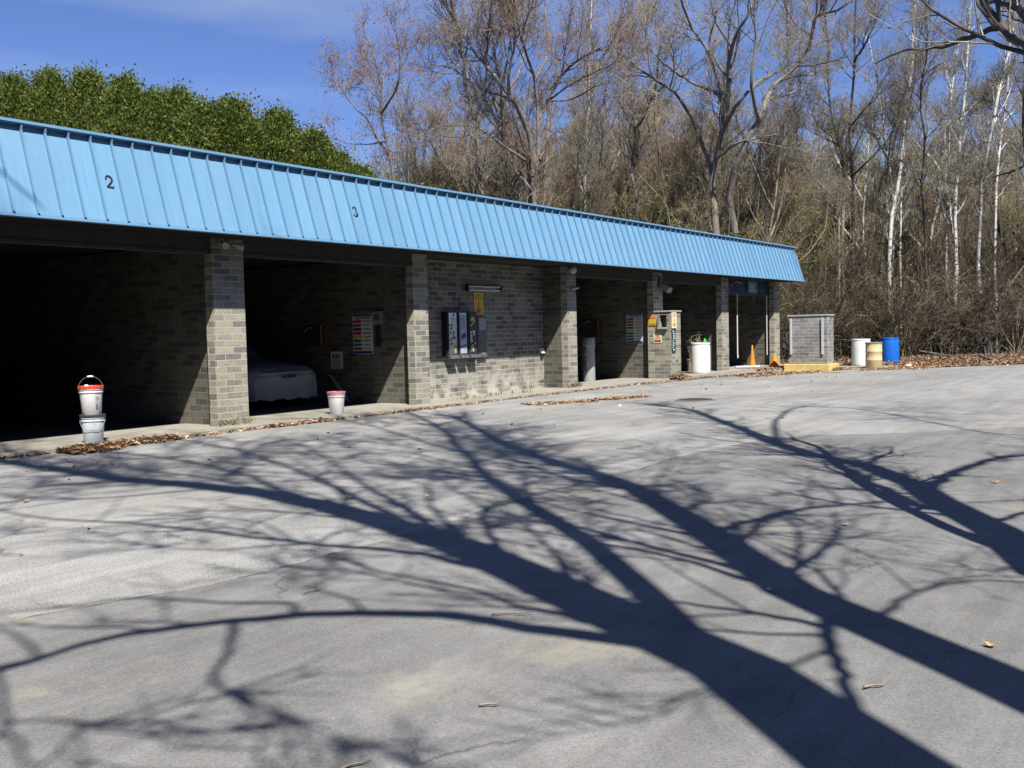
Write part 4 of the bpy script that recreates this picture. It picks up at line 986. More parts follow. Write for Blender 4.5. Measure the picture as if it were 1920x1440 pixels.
fallen_leaf(1866, 904, .07, 'tan leaf near the right edge between forked shadows', 'o'); fallen_leaf(1445, 1106, .05, 'tiny pale leaf beside the second broad shadow')
# ================================================================== TREES
def catmull(pts, n):
    p = np.array(pts, float)
    if len(p) == 2: return p[0] + (p[1] - p[0]) * np.linspace(0, 1, n)[:, None]
    q = np.vstack([2 * p[0] - p[1], p, 2 * p[-1] - p[-2]]); L = np.r_[0, np.cumsum(np.linalg.norm(np.diff(p, axis=0), axis=1))]
    out = []
    for s_ in np.linspace(0, L[-1], n):
        i = min(len(p) - 2, max(0, np.searchsorted(L, s_, 'right') - 1)); t_ = (s_ - L[i]) / max(1e-6, L[i + 1] - L[i])
        a, b_, c, d = q[i], q[i + 1], q[i + 2], q[i + 3]
        out.append(.5 * ((2 * b_) + (c - a) * t_ + (2 * a - 5 * b_ + 4 * c - d) * t_ ** 2 + (3 * b_ - a - 3 * c + d) * t_ ** 3))
    return np.array(out)

def grow(P, Rr, N, r, length, ang=(.45, 1.0), up=.25, wig=.22, n=5, rf=.55, rmin=.005, tmin=.2, tpow=.8, taper=.35, bylen=True, wts=None):
    """N side shoots off the given branches"""
    seg = np.linalg.norm(np.diff(P, axis=1), axis=2).sum(1)
    w = seg * (1 if wts is None else np.array(wts)); w = w / w.sum()
    pi = r.choice(len(P), N, p=w); t_ = tmin + (1 - tmin) * r.random(N) ** tpow
    m_ = P.shape[1] - 1; f = t_ * m_; i0 = np.minimum(f.astype(int), m_ - 1); fr_ = (f - i0)[:, None]
    p0 = P[pi, i0] * (1 - fr_) + P[pi, i0 + 1] * fr_; rad = Rr[pi, i0] * (1 - fr_[:, 0]) + Rr[pi, i0 + 1] * fr_[:, 0]
    T = unit(P[pi, i0 + 1] - P[pi, i0]); q = unit(np.cross(T, r.normal(size=(N, 3))))
    a = r.uniform(*ang, N)[:, None]; d = unit(np.cos(a) * T + np.sin(a) * q + np.array([0, 0, up]) * r.uniform(.4, 1.4, N)[:, None])
    L = r.uniform(*length, N) * (1.15 - .6 * t_)
    out = np.empty((N, n, 3)); out[:, 0] = p0; st = (L / (n - 1))[:, None]
    for k in range(1, n):
        out[:, k] = out[:, k - 1] + d * st; d = unit(d + r.normal(size=(N, 3)) * wig + np.array([0, 0, up * .35]))
    r0 = np.maximum(rmin, np.minimum(rad * rf, .012 + L * .014)); tt = np.linspace(0, 1, n)
    return out, np.maximum(rmin * .6, r0[:, None] * (1 - (1 - taper) * tt)[None])

def tips(P, per, size, r):
    e = np.repeat(P[:, -1], per, 0) + r.normal(size=(len(P) * per, 3)) * .10
    Dd = unit(r.normal(size=e.shape)); Nn = unit(np.cross(Dd, r.normal(size=e.shape))); L = r.uniform(*size, len(e))
    return quad_cards(e, Dd, Nn, L, L * .6)

def tree_meshes(name, limbs, mats, r, n1=60, n2=420, n3=1900, l1=(1.6, 3.6), l2=(.7, 1.8), l3=(.3, .9), up=.25, rmin=.006, buds=None, budn=1, n4=0, budsize=(.04, .09), ang=(.45, 1.0), kt=8, wts=None):
    """limbs: list of (points, r0, r1) -> (trunk mesh, crown mesh)"""
    Lm = [(catmull(p, 16), r0 + (r1 - r0) * np.linspace(0, 1, 16) ** .8) for p, r0, r1 in limbs]
    P = np.stack([a for a, _ in Lm]); Rr = np.stack([q for _, q in Lm])
    P[:, 1:] += r.normal(size=P[:, 1:].shape) * np.minimum(.05, Rr[:, 1:, None] * .35)
    tv, tf = tubes(P, Rr, kt)
    trunk = raw_mesh(name + '_trunk', [(tv, tf, 0)], mats[0])
    g1, s1 = grow(P, Rr, n1, r, l1, up=up, rmin=rmin * 1.6, n=7, wig=.16, tmin=.28, ang=ang, wts=wts)
    g2, s2 = grow(g1, s1, n2, r, l2, up=up, rmin=rmin * 1.2, n=5)
    g3, s3 = grow(np.concatenate([g2]), s2, n3, r, l3, up=up * .8, rmin=rmin, n=4, tmin=.1)
    ch = [(*tubes(g1, s1, 5), 0), (*tubes(g2, s2, 3), 1), (*tubes(g3, s3, 3), 1)]
    last = g3
    if n4:
        g4, s4 = grow(g3, s3, n4, r, (l3[0] * .5, l3[1] * .6), up=up * .6, rmin=rmin * .85, n=3, tmin=.1); ch.append((*tubes(g4, s4, 3), 1)); last = g4
    ms = [mats[0], mats[1]]
    if buds: ms.append(buds); ch.append((*tips(last, budn, budsize, r), 2))
    return trunk, raw_mesh(name + '_crown', ch, ms)
def tree_thing(name, meshes, loc, label, group=None, cat='tree', rz=0., sc=1.):
    t = empty(name, tuple(loc), label, cat, group, rz); t.scale = (sc, sc, sc)
    for nm, me in zip(('trunk', 'crown'), meshes): obj(nm, me, t)
    return t

# ---- large trees that stand round the viewpoint; their bare limbs shade the lot
sd = np.array([SUN[0], SUN[1]]); TEL = -SUN[2] / np.linalg.norm(sd); sd = sd / np.linalg.norm(sd)
RH = np.array([FH[1], -FH[0], 0])
def stand(fwd, right): p = FH * fwd + RH * right; return p[:2]
def lift(px, B):
    """the point of the tree whose shadow falls at a spot on the ground"""
    G = ground(px[0], px[1])[:2]; al = max(0., (G - B).dot(sd))
    k = .88 - .0125 * al + .07 * math.sin(.55 * G[0] + .3 * G[1]) * min(1, al / 6)
    h = max(0, k * al * TEL); return np.array([*(G - sd * h / TEL), h])
def shade_tree(name, B, limbs, trunk_r, label, seed, extra=(), **kw):
    r = np.random.default_rng(seed); out = []
    for i, (pp, r0, r1) in enumerate(limbs):
        P3 = [lift(p, B) for p in pp]
        if i == 0: P3 = [np.array([B[0], B[1], -.1]), np.array([B[0], B[1], .6])] + P3
        out.append((P3, r0, r1))
    out += list(extra); off = np.array([B[0], B[1], 0])
    out = [([np.array(p) - off for p in P3], a, c) for P3, a, c in out]
    return tree_thing(name, tree_meshes(name, out, (M['bark_dark'], M['twig_grey']), r, **kw), off, label, 'big bare trees beside the camera')
BA, BB, BC = stand(-.9, 2.95), stand(.1, 4.3), stand(2.6, 5.1)
LA = [([(1700, 1436), (1535, 1347), (1370, 1255), (1220, 1172), (1110, 1130), (1010, 1092), (900, 1035), (800, 1000), (690, 962), (560, 933), (430, 915), (250, 902), (100, 880), (-60, 862)], .37, .10),
      ([(1330, 1235), (1240, 1145), (1185, 1095), (1125, 1040), (1060, 990), (1010, 960), (960, 935), (900, 880), (870, 845), (820, 800), (760, 775)], .12, .045),
      ([(1260, 1215), (1150, 1205), (1060, 1190), (960, 1172), (850, 1155), (700, 1150), (550, 1157), (440, 1165), (290, 1182), (175, 1205), (75, 1232), (-40, 1268)], .085, .03),
      ([(550, 1157), (545, 1132), (425, 1131), (240, 1122), (150, 1135), (-20, 1152)], .026, .012),
      ([(440, 1165), (432, 1200), (415, 1250), (397, 1275), (440, 1310), (475, 1345)], .032, .012),
      ([(75, 1232), (40, 1200), (-10, 1175)], .025, .015), ([(-10, 1255), (5, 1300), (10, 1350), (25, 1390), (55, 1440)], .022, .014),
      ([(1100, 1170), (1030, 1150), (960, 1135), (900, 1110), (800, 1090), (700, 1070), (625, 1045), (565, 1030)], .036, .012),
      ([(980, 1080), (850, 1052), (725, 1030), (600, 1022), (500, 1010), (350, 993), (225, 979), (115, 975), (50, 967), (-60, 945)], .055, .016),
      ([(600, 1022), (545, 1012), (510, 990), (475, 977), (350, 966), (240, 955)], .02, .01), ([(180, 977), (210, 955), (230, 930)], .014, .008),
      ([(1000, 1085), (960, 1065), (930, 1020), (910, 990), (905, 960), (925, 945), (1000, 925)], .045, .02),
      ([(700, 962), (575, 935), (450, 887), (350, 865), (250, 853), (130, 850)], .06, .03), ([(450, 887), (462, 860), (448, 835)], .028, .012),
      ([(900, 1035), (850, 990), (810, 950), (803, 910), (815, 880)], .035, .014)]
LA += [([(850, 1015), (760, 955), (690, 915), (640, 880), (600, 850), (560, 830)], .06, .025), ([(760, 980), (650, 925), (580, 890), (530, 872), (440, 842), (330, 828)], .06, .025),
       ([(640, 950), (480, 925), (340, 905), (200, 890), (90, 872), (-40, 850)], .07, .03), ([(560, 935), (420, 902), (300, 885), (180, 872), (60, 858)], .05, .02), ([(430, 912), (300, 925), (160, 935), (20, 930)], .04, .015),
       ([(870, 850), (800, 830), (700, 800), (620, 788)], .05, .02), ([(905, 960), (960, 940), (1030, 935), (1100, 937), (1180, 950)], .03, .012), ([(960, 935), (1000, 905), (1050, 885), (1120, 872)], .035, .012),
       ([(925, 890), (840, 865), (740, 845), (640, 838)], .04, .015), ([(1010, 960), (980, 900), (990, 860), (960, 820)], .035, .012)]
roofpt = [np.array(q) - SUN * t_ for q, t_ in (((6.3, 13.3, 3.5), 12.5), ((6.9, 13.4, 4.0), 13.0), ((7.15, 13.35, 3.75), 13.2), ((7.5, 13.3, 3.4), 13.6))]
exA = [([lift((250, 902), BA), lift((60, 875), BA), roofpt[0], roofpt[1], roofpt[2], roofpt[3]], .06, .02)]
shade_tree('shade_tree', BA, LA, .22, 'big bare tree standing right behind the camera that casts the broadest shadow', 11, extra=exA, wts=[1.5, 1] + [.6] * 5 + [.6, .6, .5, .5, 1.2] + [1.5] * (len(LA) - 12) + [.02], n1=210, n2=1200, n3=4200, l1=(.9, 2.8), l2=(.6, 1.7), l3=(.3, .9), rmin=.010)
LB = [([(2080, 1400), (1920, 1315), (1710, 1200), (1560, 1130), (1460, 1085), (1385, 1040), (1310, 990), (1260, 955), (1210, 925), (1150, 900), (1075, 875), (1010, 855), (960, 840), (900, 808), (850, 782)], .27, .06),
      ([(1210, 925), (1110, 905), (1040, 890), (980, 868), (900, 840), (800, 822)], .05, .014), ([(1340, 1000), (1410, 975), (1510, 955), (1610, 945), (1700, 938)], .05, .03),
      ([(1560, 1135), (1545, 1175), (1570, 1245), (1605, 1330)], .05, .03), ([(1560, 1178), (1435, 1155), (1310, 1135), (1240, 1128), (1120, 1120)], .04, .012),
      ([(1500, 1105), (1492, 1060), (1500, 1020), (1490, 985)], .035, .012), ([(1640, 1165), (1720, 1110), (1830, 1090), (1940, 1095)], .03, .012), ([(1250, 950), (1230, 900), (1262, 868), (1255, 835)], .03, .01)]
shade_tree('shade_tree', BB, LB, .17, 'bare tree beside the camera casting the middle of the three long shadows', 12, n1=130, n2=760, n3=2600, l1=(1.2, 3.0), l2=(.6, 1.6), l3=(.3, .8), rmin=.007)
LC = [([(2060, 1115), (1920, 1030), (1835, 975), (1760, 935), (1710, 910), (1635, 880), (1560, 860), (1485, 840), (1410, 815), (1350, 790), (1300, 770), (1210, 757)], .25, .06),
      ([(1780, 950), (1740, 955), (1660, 920), (1585, 880), (1530, 852)], .09, .05), ([(1740, 918), (1785, 890), (1850, 865), (1960, 848)], .09, .05),
      ([(1470, 835), (1450, 805), (1465, 780), (1500, 763), (1610, 767), (1760, 795), (1940, 828)], .06, .016), ([(1610, 767), (1720, 772), (1850, 780)], .025, .012), ([(1850, 985), (1930, 960), (2010, 955)], .04, .02)]
ov = [([lift((1990, 1072), BC), far(2160, 175, 6.5), far(2010, 120, 8.4), far(1925, 82, 10.0), far(1872, 52, 10.3), far(1846, 18, 10.5), far(1832, -40, 10.8), far(1810, -130, 11.2)], .085, .035),
      ([far(1872, 52, 10.3), far(1800, 75, 10.5), far(1740, 91, 10.7), far(1690, 96, 11.0), far(1640, 120, 11.2)], .034, .008),
      ([far(1925, 20, 9.6), far(1875, 6, 9.9), far(1842, 2, 10.2)], .03, .014), ([far(1960, 60, 9.4), far(1915, 40, 9.8), far(1880, 28, 10.2)], .02, .008)]
shade_tree('shade_tree', BC, LC, .15, 'bare tree whose dark limb hangs into the upper right corner', 13, extra=ov, n1=120, n2=600, n3=1900, l1=(1.0, 2.6), l2=(.5, 1.4), l3=(.25, .7), rmin=.005)

# ---- trees beyond the car wash traced limb by limb
def woods_tree(name, label, dist, base_x, limbs, mats, seed, depth=.07, **kw):
    r = np.random.default_rng(seed); B = column(base_x, dist); out = []; px2m = dist / F_PX
    fields = []
    for i, (pp, r0, r1) in enumerate(limbs):
        P3 = []
        y0 = limbs[0][0][0][1]
        for (x, y) in pp:
            k = max(0., (y0 - y)) / 300.
            dd = dist * (1 + depth * min(1.2, k) * math.sin(x * .021 + seed * 1.7 + (x - base_x) * .013))
            P3.append(far(x, y, dd))
        if i == 0 or pp[0][1] > 300 and abs(pp[0][0] - base_x) < 60 and kw.get('_root'):
            P3 = [np.array([B[0] + (P3[0] - B)[0] * .2, B[1] + (P3[0] - B)[1] * .2, -.15])] + P3
        out.append(([p - B for p in P3], r0 * px2m / 2, r1 * px2m / 2))
    kw.pop('_root', None)
    return tree_thing(name, tree_meshes(name, out, mats, r, **kw), B, label, 'traced')
GREY = (M['bark_grey'], M['twig_grey']); DK = (M['bark_dark'], M['twig_grey']); RED = (M['bark_grey'], M['twig_red']); TAN = (M['bark_tan'], M['twig_tan']); BIR = (M['birch'], M['twig_grey'])
BIG = dict(n1=110, n2=800, n3=4600, n4=5200, l1=(1.4, 4.2), l2=(.7, 1.9), l3=(.35, 1.0), rmin=.0075)
w1 = woods_tree('bare_tree', 'spreading many stemmed bare tree rising behind the middle of the blue fascia', 42, 1008, [
    ([(1003, 330), (1010, 283), (1008, 213), (1000, 140), (980, 83), (968, 33), (960, -40)], 15, 3),
    ([(1000, 330), (998, 290), (987, 233), (960, 187), (930, 143), (887, 93), (840, 20), (815, -30)], 12, 3), ([(1010, 300), (1028, 262), (1028, 187), (1053, 143), (1085, 112), (1125, 90)], 11, 2.5),
    ([(955, 190), (953, 170), (955, 133), (965, 73), (960, 10)], 7, 2), ([(985, 300), (950, 277), (912, 250), (873, 234), (820, 238), (775, 262)], 5.5, 1.5),
    ([(1008, 225), (1040, 180), (1090, 148), (1150, 120)], 6, 2), ([(1003, 150), (1030, 90), (1022, 20), (1030, -40)], 6, 2), ([(1028, 190), (1075, 185), (1120, 160), (1165, 150)], 4, 1.5), ([(960, 187), (900, 165), (850, 130), (800, 118)], 5, 1.5)],
    (M['bark_grey'], M['twig_red']), 21, buds=M['bud_red'], **BIG); w1['group'] = 'large bare trees over the roof'
w2 = woods_tree('bare_tree', 'largest many limbed bare tree behind the right half of the blue fascia', 44, 1345, [
    ([(1345, 437), (1335, 367), (1335, 317), (1358, 247), (1352, 173), (1340, 133), (1317, 83), (1290, 40), (1270, -30)], 19, 4),
    ([(1358, 250), (1366, 167), (1366, 117), (1380, 67), (1407, 20), (1420, -40)], 12, 3), ([(1358, 240), (1390, 187), (1427, 150), (1470, 130)], 8, 2),
    ([(1378, 437), (1366, 350), (1385, 300), (1423, 227), (1453, 160), (1493, 123), (1520, 80), (1527, 33), (1580, 15), (1610, -20)], 15, 3), ([(1423, 227), (1412, 187), (1408, 140), (1417, 83), (1414, 0), (1418, -50)], 8, 2.5),
    ([(1336, 330), (1300, 230), (1270, 180), (1215, 140), (1160, 100), (1120, 95)], 9, 2), ([(1330, 310), (1380, 270), (1420, 258), (1470, 250)], 6, 1.5), ([(1352, 180), (1290, 150), (1240, 115), (1190, 60)], 7, 2), ([(1490, 125), (1540, 120), (1590, 105)], 4, 1.5), ([(1368, 150), (1330, 90), (1345, 20), (1340, -40)], 7, 2)],
    (M['bark_grey'], M['twig_grey']), 22, buds=M['bud_red'], **BIG); w2['group'] = 'large bare trees over the roof'
SM = dict(n1=46, n2=330, n3=1500, n4=1300, l1=(.8, 2.4), l2=(.4, 1.2), l3=(.25, .7), rmin=.0065)
w3 = woods_tree('bare_tree', 'small reddish budded tree between the evergreen row and the bigger trees', 40, 737, [
    ([(737, 333), (728, 280), (717, 233), (712, 200), (720, 150), (703, 112), (690, 70)], 9, 2), ([(730, 300), (705, 255), (690, 225), (662, 198), (635, 160)], 6, 1.6), ([(716, 210), (745, 160), (750, 110), (742, 60)], 5, 1.5), ([(725, 265), (690, 270), (650, 268), (612, 255)], 4, 1.3), ([(712, 190), (680, 150), (672, 100)], 4, 1.4)],
    RED, 23, buds=M['bud_red'], budn=2, **SM); w3['group'] = 'small bare trees'
MED = dict(n1=70, n2=480, n3=2300, n4=2600, l1=(1.0, 3.0), l2=(.5, 1.5), l3=(.3, .8), rmin=.007)
BT = dict(n1=44, n2=280, n3=1200, n4=900, l1=(.6, 2.2), l2=(.35, 1.0), l3=(.25, .6), rmin=.0065, up=.4)
RT_ = dict(n1=60, n2=430, n3=2000, n4=2000, l1=(.8, 2.6), l2=(.5, 1.3), l3=(.3, .7), rmin=.0065)
for (lab, dist, bx_, limbs, mt, sd_, kw) in [
    ('thick dark straight trunk left of the many stemmed tree', 41, 898, [([(898, 335), (893, 240), (885, 200), (873, 160), (868, 90), (850, 20), (845, -40)], 14, 4), ([(890, 230), (910, 150), (915, 60), (925, -20)], 6, 2)], DK, 31, MED),
    ('leaning grey trunk close behind the many stemmed tree', 46, 950, [([(952, 340), (945, 270), (942, 220), (938, 160), (925, 90), (920, 10), (915, -40)], 12, 3), ([(940, 190), (975, 130), (990, 50), (1010, -30)], 6, 2)], GREY, 32, MED),
    ('slim pale barked tree with dark upper fork beyond the fascia end', 49, 1585, [([(1578, 440), (1580, 400), (1582, 313), (1567, 253), (1558, 200), (1553, 150), (1553, 90), (1545, 10), (1548, -40)], 9, 2.5), ([(1582, 320), (1562, 262), (1530, 230), (1518, 180)], 3.5, 1.2)], (M['bark_grey'], M['twig_grey']), 33, MED),
    ('dark forked trunk standing just right of the slim pale tree', 50, 1595, [([(1600, 440), (1597, 330), (1593, 240), (1597, 187), (1602, 117), (1603, 50), (1607, -40)], 9, 3), ([(1602, 115), (1625, 75), (1643, 33), (1650, -20)], 5, 2), ([(1595, 235), (1625, 200), (1650, 160), (1656, 150)], 4, 1.2), ([(1598, 330), (1640, 290), (1690, 230)], 4, 1.5)], DK, 34, MED),
    ('tall white birch, the brightest trunk right of the fascia end', 47, 1672, [([(1668, 443), (1683, 350), (1692, 267), (1697, 200), (1708, 140), (1713, 67), (1717, -40)], 9, 3.5), ([(1697, 190), (1685, 150), (1677, 110)], 3, 1.2)], BIR, 35, MED),
    ('thin white birch rising close beside the brightest birch', 48.5, 1690, [([(1688, 430), (1692, 330), (1700, 240), (1712, 170), (1722, 80), (1750, -20)], 5, 2)], BIR, 36, MED),
    ('straight white birch reaching the top edge left of the corner limb', 47.5, 1795, [([(1790, 420), (1797, 300), (1807, 200), (1813, 117), (1823, -40)], 8, 3), ([(1800, 225), (1830, 190), (1835, 170)], 3, 1)], BIR, 37, MED),
    ('thin forked white birch between the bright birch and the straight one', 49, 1778, [([(1775, 420), (1780, 267), (1783, 183), (1790, 127), (1800, 60), (1812, -20)], 5, 2), ([(1787, 140), (1800, 100), (1803, 80)], 2.5, 1), ([(1784, 175), (1772, 120), (1770, 60)], 2.5, 1)], BIR, 38, MED),
    ('leaning white birch with a long tilted trunk by the dark pine', 48, 1838, [([(1836, 420), (1843, 327), (1860, 240), (1873, 167), (1893, 93), (1905, 20), (1912, -40)], 9, 3), ([(1862, 235), (1890, 180), (1900, 150)], 3, 1)], BIR, 39, MED),
    ('slim white birch with short side limbs, rightmost of the leaning pair', 48.5, 1868, [([(1866, 430), (1870, 327), (1880, 233), (1890, 160), (1897, 60), (1905, -40)], 6, 2.5), ([(1880, 230), (1910, 200), (1930, 190)], 3, 1)], BIR, 40, MED),
    ('pale fallen limb tree slanting to the upper left beyond the fascia end', 48, 1572, [([(1572, 400), (1563, 370), (1513, 317), (1497, 267), (1493, 227), (1490, 190)], 7, 2), ([(1520, 322), (1495, 322), (1480, 330)], 2.5, 1)], (M['bark_tan'], M['twig_grey']), 41, SM),
    ('dark trunk with a low crooked limb behind the fascia end', 48, 1440, [([(1440, 450), (1432, 380), (1445, 300), (1470, 230), (1480, 150), (1475, 60), (1480, -30)], 8, 2.5), ([(1436, 400), (1410, 415), (1370, 430), (1340, 445)], 4, 1.5)], DK, 42, MED),
    ('slender dark tree standing left of the bright birch', 49, 1650, [([(1655, 440), (1662, 330), (1672, 250), (1690, 190), (1720, 150), (1760, 120)], 5, 1.8), ([(1665, 300), (1640, 255), (1625, 235)], 3, 1)], DK, 43, MED),
    ('bare tree with crossing limbs under the corner limb', 49, 1740, [([(1735, 450), (1728, 350), (1735, 260), (1725, 180), (1740, 90), (1735, 0), (1740, -40)], 6, 2), ([(1730, 300), (1770, 240), (1840, 200), (1900, 170)], 3.5, 1.4)], DK, 44, MED),
    ('bare tree at the right edge with dark hanging twigs', 47, 1925, [([(1935, 450), (1925, 330), (1918, 230), (1922, 120), (1910, 30), (1915, -40)], 9, 3), ([(1922, 260), (1880, 200), (1850, 190)], 4, 1.4), ([(1925, 310), (1870, 330), (1800, 345), (1740, 330)], 5, 1.5)], DK, 45, MED),
    ('grey trunk midway between the two largest bare trees', 47, 1190, [([(1195, 400), (1185, 320), (1192, 240), (1180, 160), (1188, 80), (1175, -30)], 9, 3), ([(1188, 250), (1220, 190), (1235, 120), (1228, 40)], 5, 2), ([(1190, 310), (1150, 260), (1135, 200), (1128, 120)], 4, 1.6)], GREY, 46, MED),
    ('birch with a cream trunk behind the right of the many stemmed tree', 50, 1100, [([(1098, 360), (1100, 260), (1105, 190), (1103, 110), (1110, 30), (1108, -40)], 7, 3)], BIR, 47, MED)]:
    o = woods_tree('birch_tree' if mt is BIR else 'bare_tree', lab, dist, bx_, limbs, mt, sd_, **dict(BT if mt is BIR else (RT_ if bx_ > 1420 else kw), buds=M['bud_green'] if sd_ % 2 else M['bud_red'])); o['group'] = 'birches' if mt is BIR else 'bare trees beyond the car wash'

# ---- the rest of the wood: a few grown kinds, each copy a tree of its own
def kind_tree(name, seed, H, mats, stems=1, fork=.45, spread=.25, birch=False, **kw):
    r = np.random.default_rng(seed); limbs = []
    for s_ in range(stems):
        a = r.random() * 6.28; lean = r.uniform(.02, .10) + .10 * (stems > 1); p = np.array([math.cos(a), math.sin(a), 0]) * .12 * (stems > 1)
        d = unit(np.array([math.cos(a) * lean, math.sin(a) * lean, 1.])); pts = [p + np.array([0, 0, -.2])]
        for k in range(8): p = p + d * H / 8; pts.append(p.copy()); d = unit(d + r.normal(size=3) * .05 + np.array([0, 0, .03]))
        R0 = H * r.uniform(.0085, .0115); limbs.append((pts, R0, .025))
        for q in range(4 if not birch else 2):
            i = r.integers(int(8 * fork) - 1, 6); a = r.random() * 6.28; d2 = unit(np.array([math.cos(a) * spread * 2.4, math.sin(a) * spread * 2.4, 1.])); pp = pts[i].copy(); l2 = [pp.copy()]
            for k in range(5): pp = pp + d2 * H * .09; l2.append(pp.copy()); d2 = unit(d2 + r.normal(size=3) * .12 + np.array([0, 0, .15]))
            limbs.append((l2, R0 * .5, .018))
    return tree_meshes(name, limbs, mats, r, **kw)
FK = dict(n1=80, n2=560, n3=2600, n4=2800, l1=(1.0, 3.2), l2=(.5, 1.5), l3=(.3, .9), rmin=.0085)
kinds = [kind_tree('grey_tree', 51, 18, GREY, 1, buds=M['bud_red'], **FK), kind_tree('dark_tree', 52, 19, DK, 2, buds=M['bud_green'], **FK), kind_tree('red_tree', 53, 15, RED, 3, buds=M['bud_red'], budn=2, **FK),
         kind_tree('tan_tree', 54, 16, TAN, 2, buds=M['bud_green'], budn=2, **FK), kind_tree('white_tree', 55, 20, BIR, 1, fork=.6, birch=True, buds=M['bud_green'], **dict(FK, n1=40, n2=300, n3=1300, n4=1000)), kind_tree('olive_tree', 56, 9, (M['bark_grey'], M['twig_olive']), 4, fork=.3, spread=.4, buds=M['bud_green'], budn=3, **dict(FK, l1=(.8, 2.2)))]
names = ['grey bare tree', 'dark two stemmed bare tree', 'reddish bare tree', 'tan budding tree', 'white birch', 'low olive budding tree']
rr = np.random.default_rng(99)
def fill(kind, x, dist, sc, where):
    B = column(x, dist); B[2] = 9.5 * float(sstep(66, 104, dist)) - .1
    tree_thing('birch_tree' if kind == 4 else 'bare_tree', kinds[kind], B, names[kind] + ' in the crowd of trunks ' + where, names[kind] + 's ' + where, rz=rr.random() * 6.28, sc=sc)
spots = []
for i in range(52):      # behind the building
    x = 780 + (1480 - 780) * ((i * .618034) % 1); d_ = 44 + 24 * rr.random(); k = rr.choice([0, 1, 2, 3, 5], p=[.3, .22, .16, .14, .18]); fill(int(k), x, d_, rr.uniform(.58, .95) * (1.0 if x > 830 else .8), 'behind the car wash')
for i in range(34):      # right of the building
    x = 1490 + (2080 - 1490) * ((i * .618034) % 1); d_ = 53 + 20 * rr.random(); k = rr.choice([0, 1, 2, 4, 5], p=[.2, .25, .12, .23, .2]); fill(int(k), x, d_, rr.uniform(.48, .86), 'right of the car wash')
for x, d_, k, sc in ((560, 52, 3, .62), (610, 54, 3, .66), (655, 50, 5, .85), (690, 55, 3, .6), (770, 48, 2, .72), (815, 50, 3, .62), (850, 47, 5, .95)): fill(k, x, d_, sc, 'at the end of the evergreen row')

# ---- evergreens
def evergreen(name, seed, H, Rad, N, leaf, mat, power=1.5, loose=.35, card=(.16, .34), lumps=9):
    r = np.random.default_rng(seed); z = H * (.04 + .96 * r.random(N) ** .85); a = r.random(N) * 6.283
    prof_ = Rad * np.maximum(.02, 1 - (z / H) ** power) ** .8
    lump = 1 + .16 * np.sin(a * 3 + z * 1.3 + seed) + .13 * np.sin(a * 5 - z * 2.1 + 2 * seed) + .10 * np.sin(z * 4.7 + a * 2)
    q = prof_ * lump * (1 - loose * r.random(N) ** 2.2)
    P = np.stack([q * np.cos(a), q * np.sin(a), z + .18 * r.normal(size=N)], 1)
    out = np.stack([np.cos(a), np.sin(a), np.zeros(N)], 1)
    Dd = unit(out * r.uniform(.3, 1.0, N)[:, None] + np.array([0, 0, 1.]) * r.uniform(.2, 1.2, N)[:, None] + r.normal(size=(N, 3)) * .45)
    Nn = unit(np.cross(Dd, r.normal(size=(N, 3)))); L = r.uniform(*card, N)
    V, Fq = quad_cards(P, Dd, Nn, L, L * r.uniform(.28, .5, N), curl=.08)
    tr = np.array([[(0, 0, -.1), (.03, 0, H * .5), (0, 0, H * .92)]]); tv, tf = tubes(tr, np.array([[.14, .09, .02]]), 8)
    return raw_mesh(name + '_trunk', [(tv, tf, 0)], M['bark_dark']), raw_mesh(name + '_crown', [(V, Fq, 0)], mat, smooth=False)
def thuja(seed, H, Rad, clumps=1700, per=27):
    r = np.random.default_rng(seed)
    def radius(z, a):
        u_ = z / H; base = Rad * np.minimum(1, (1 - u_) * 2.8 + .015) ** .92 * (.86 + .14 * np.sin(u_ * 9 + seed))
        return base * (1 + .13 * np.sin(a * 3 + z * 1.1 + seed) + .10 * np.sin(a * 5 - z * 1.9 + seed))
    z = H * (.35 + .65 * r.random(clumps) ** .8); a = r.random(clumps) * 6.283; q = radius(z, a) * r.uniform(.78, 1.04, clumps)
    C_ = np.stack([q * np.cos(a), q * np.sin(a), z - .05], 1); O_ = unit(np.stack([np.cos(a), np.sin(a), .55 * np.ones(clumps)], 1))
    N = clumps * per; ci = np.repeat(np.arange(clumps), per); sz = np.repeat(r.uniform(.10, .22, clumps), per)
    P = C_[ci] + r.normal(size=(N, 3)) * sz[:, None] * np.array([1, 1, .9]) + O_[ci] * (sz * r.random(N))[:, None]
    Dd = unit(O_[ci] * .8 + np.array([0, 0, .5]) + r.normal(size=(N, 3)) * .5); Nn = unit(np.cross(Dd, r.normal(size=(N, 3)))); L = r.uniform(.06, .16, N)
    V, Fq = quad_cards(P, Dd, Nn, L, L * r.uniform(.3, .55, N), curl=.06)
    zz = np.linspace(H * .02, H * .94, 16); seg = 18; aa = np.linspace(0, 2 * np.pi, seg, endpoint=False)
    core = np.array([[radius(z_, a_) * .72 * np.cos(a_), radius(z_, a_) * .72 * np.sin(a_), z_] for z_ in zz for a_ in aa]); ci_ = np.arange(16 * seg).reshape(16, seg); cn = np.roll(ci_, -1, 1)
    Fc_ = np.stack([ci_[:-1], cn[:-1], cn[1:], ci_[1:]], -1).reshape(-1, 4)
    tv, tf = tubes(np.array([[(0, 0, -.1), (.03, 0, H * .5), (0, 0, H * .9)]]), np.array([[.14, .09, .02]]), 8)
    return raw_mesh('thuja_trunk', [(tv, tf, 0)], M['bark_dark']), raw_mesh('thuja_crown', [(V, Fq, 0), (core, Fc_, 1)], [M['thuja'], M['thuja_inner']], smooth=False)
ths = [thuja(s_, 10.0, 1.72 + .12 * i) for i, s_ in enumerate((61, 62, 63))]
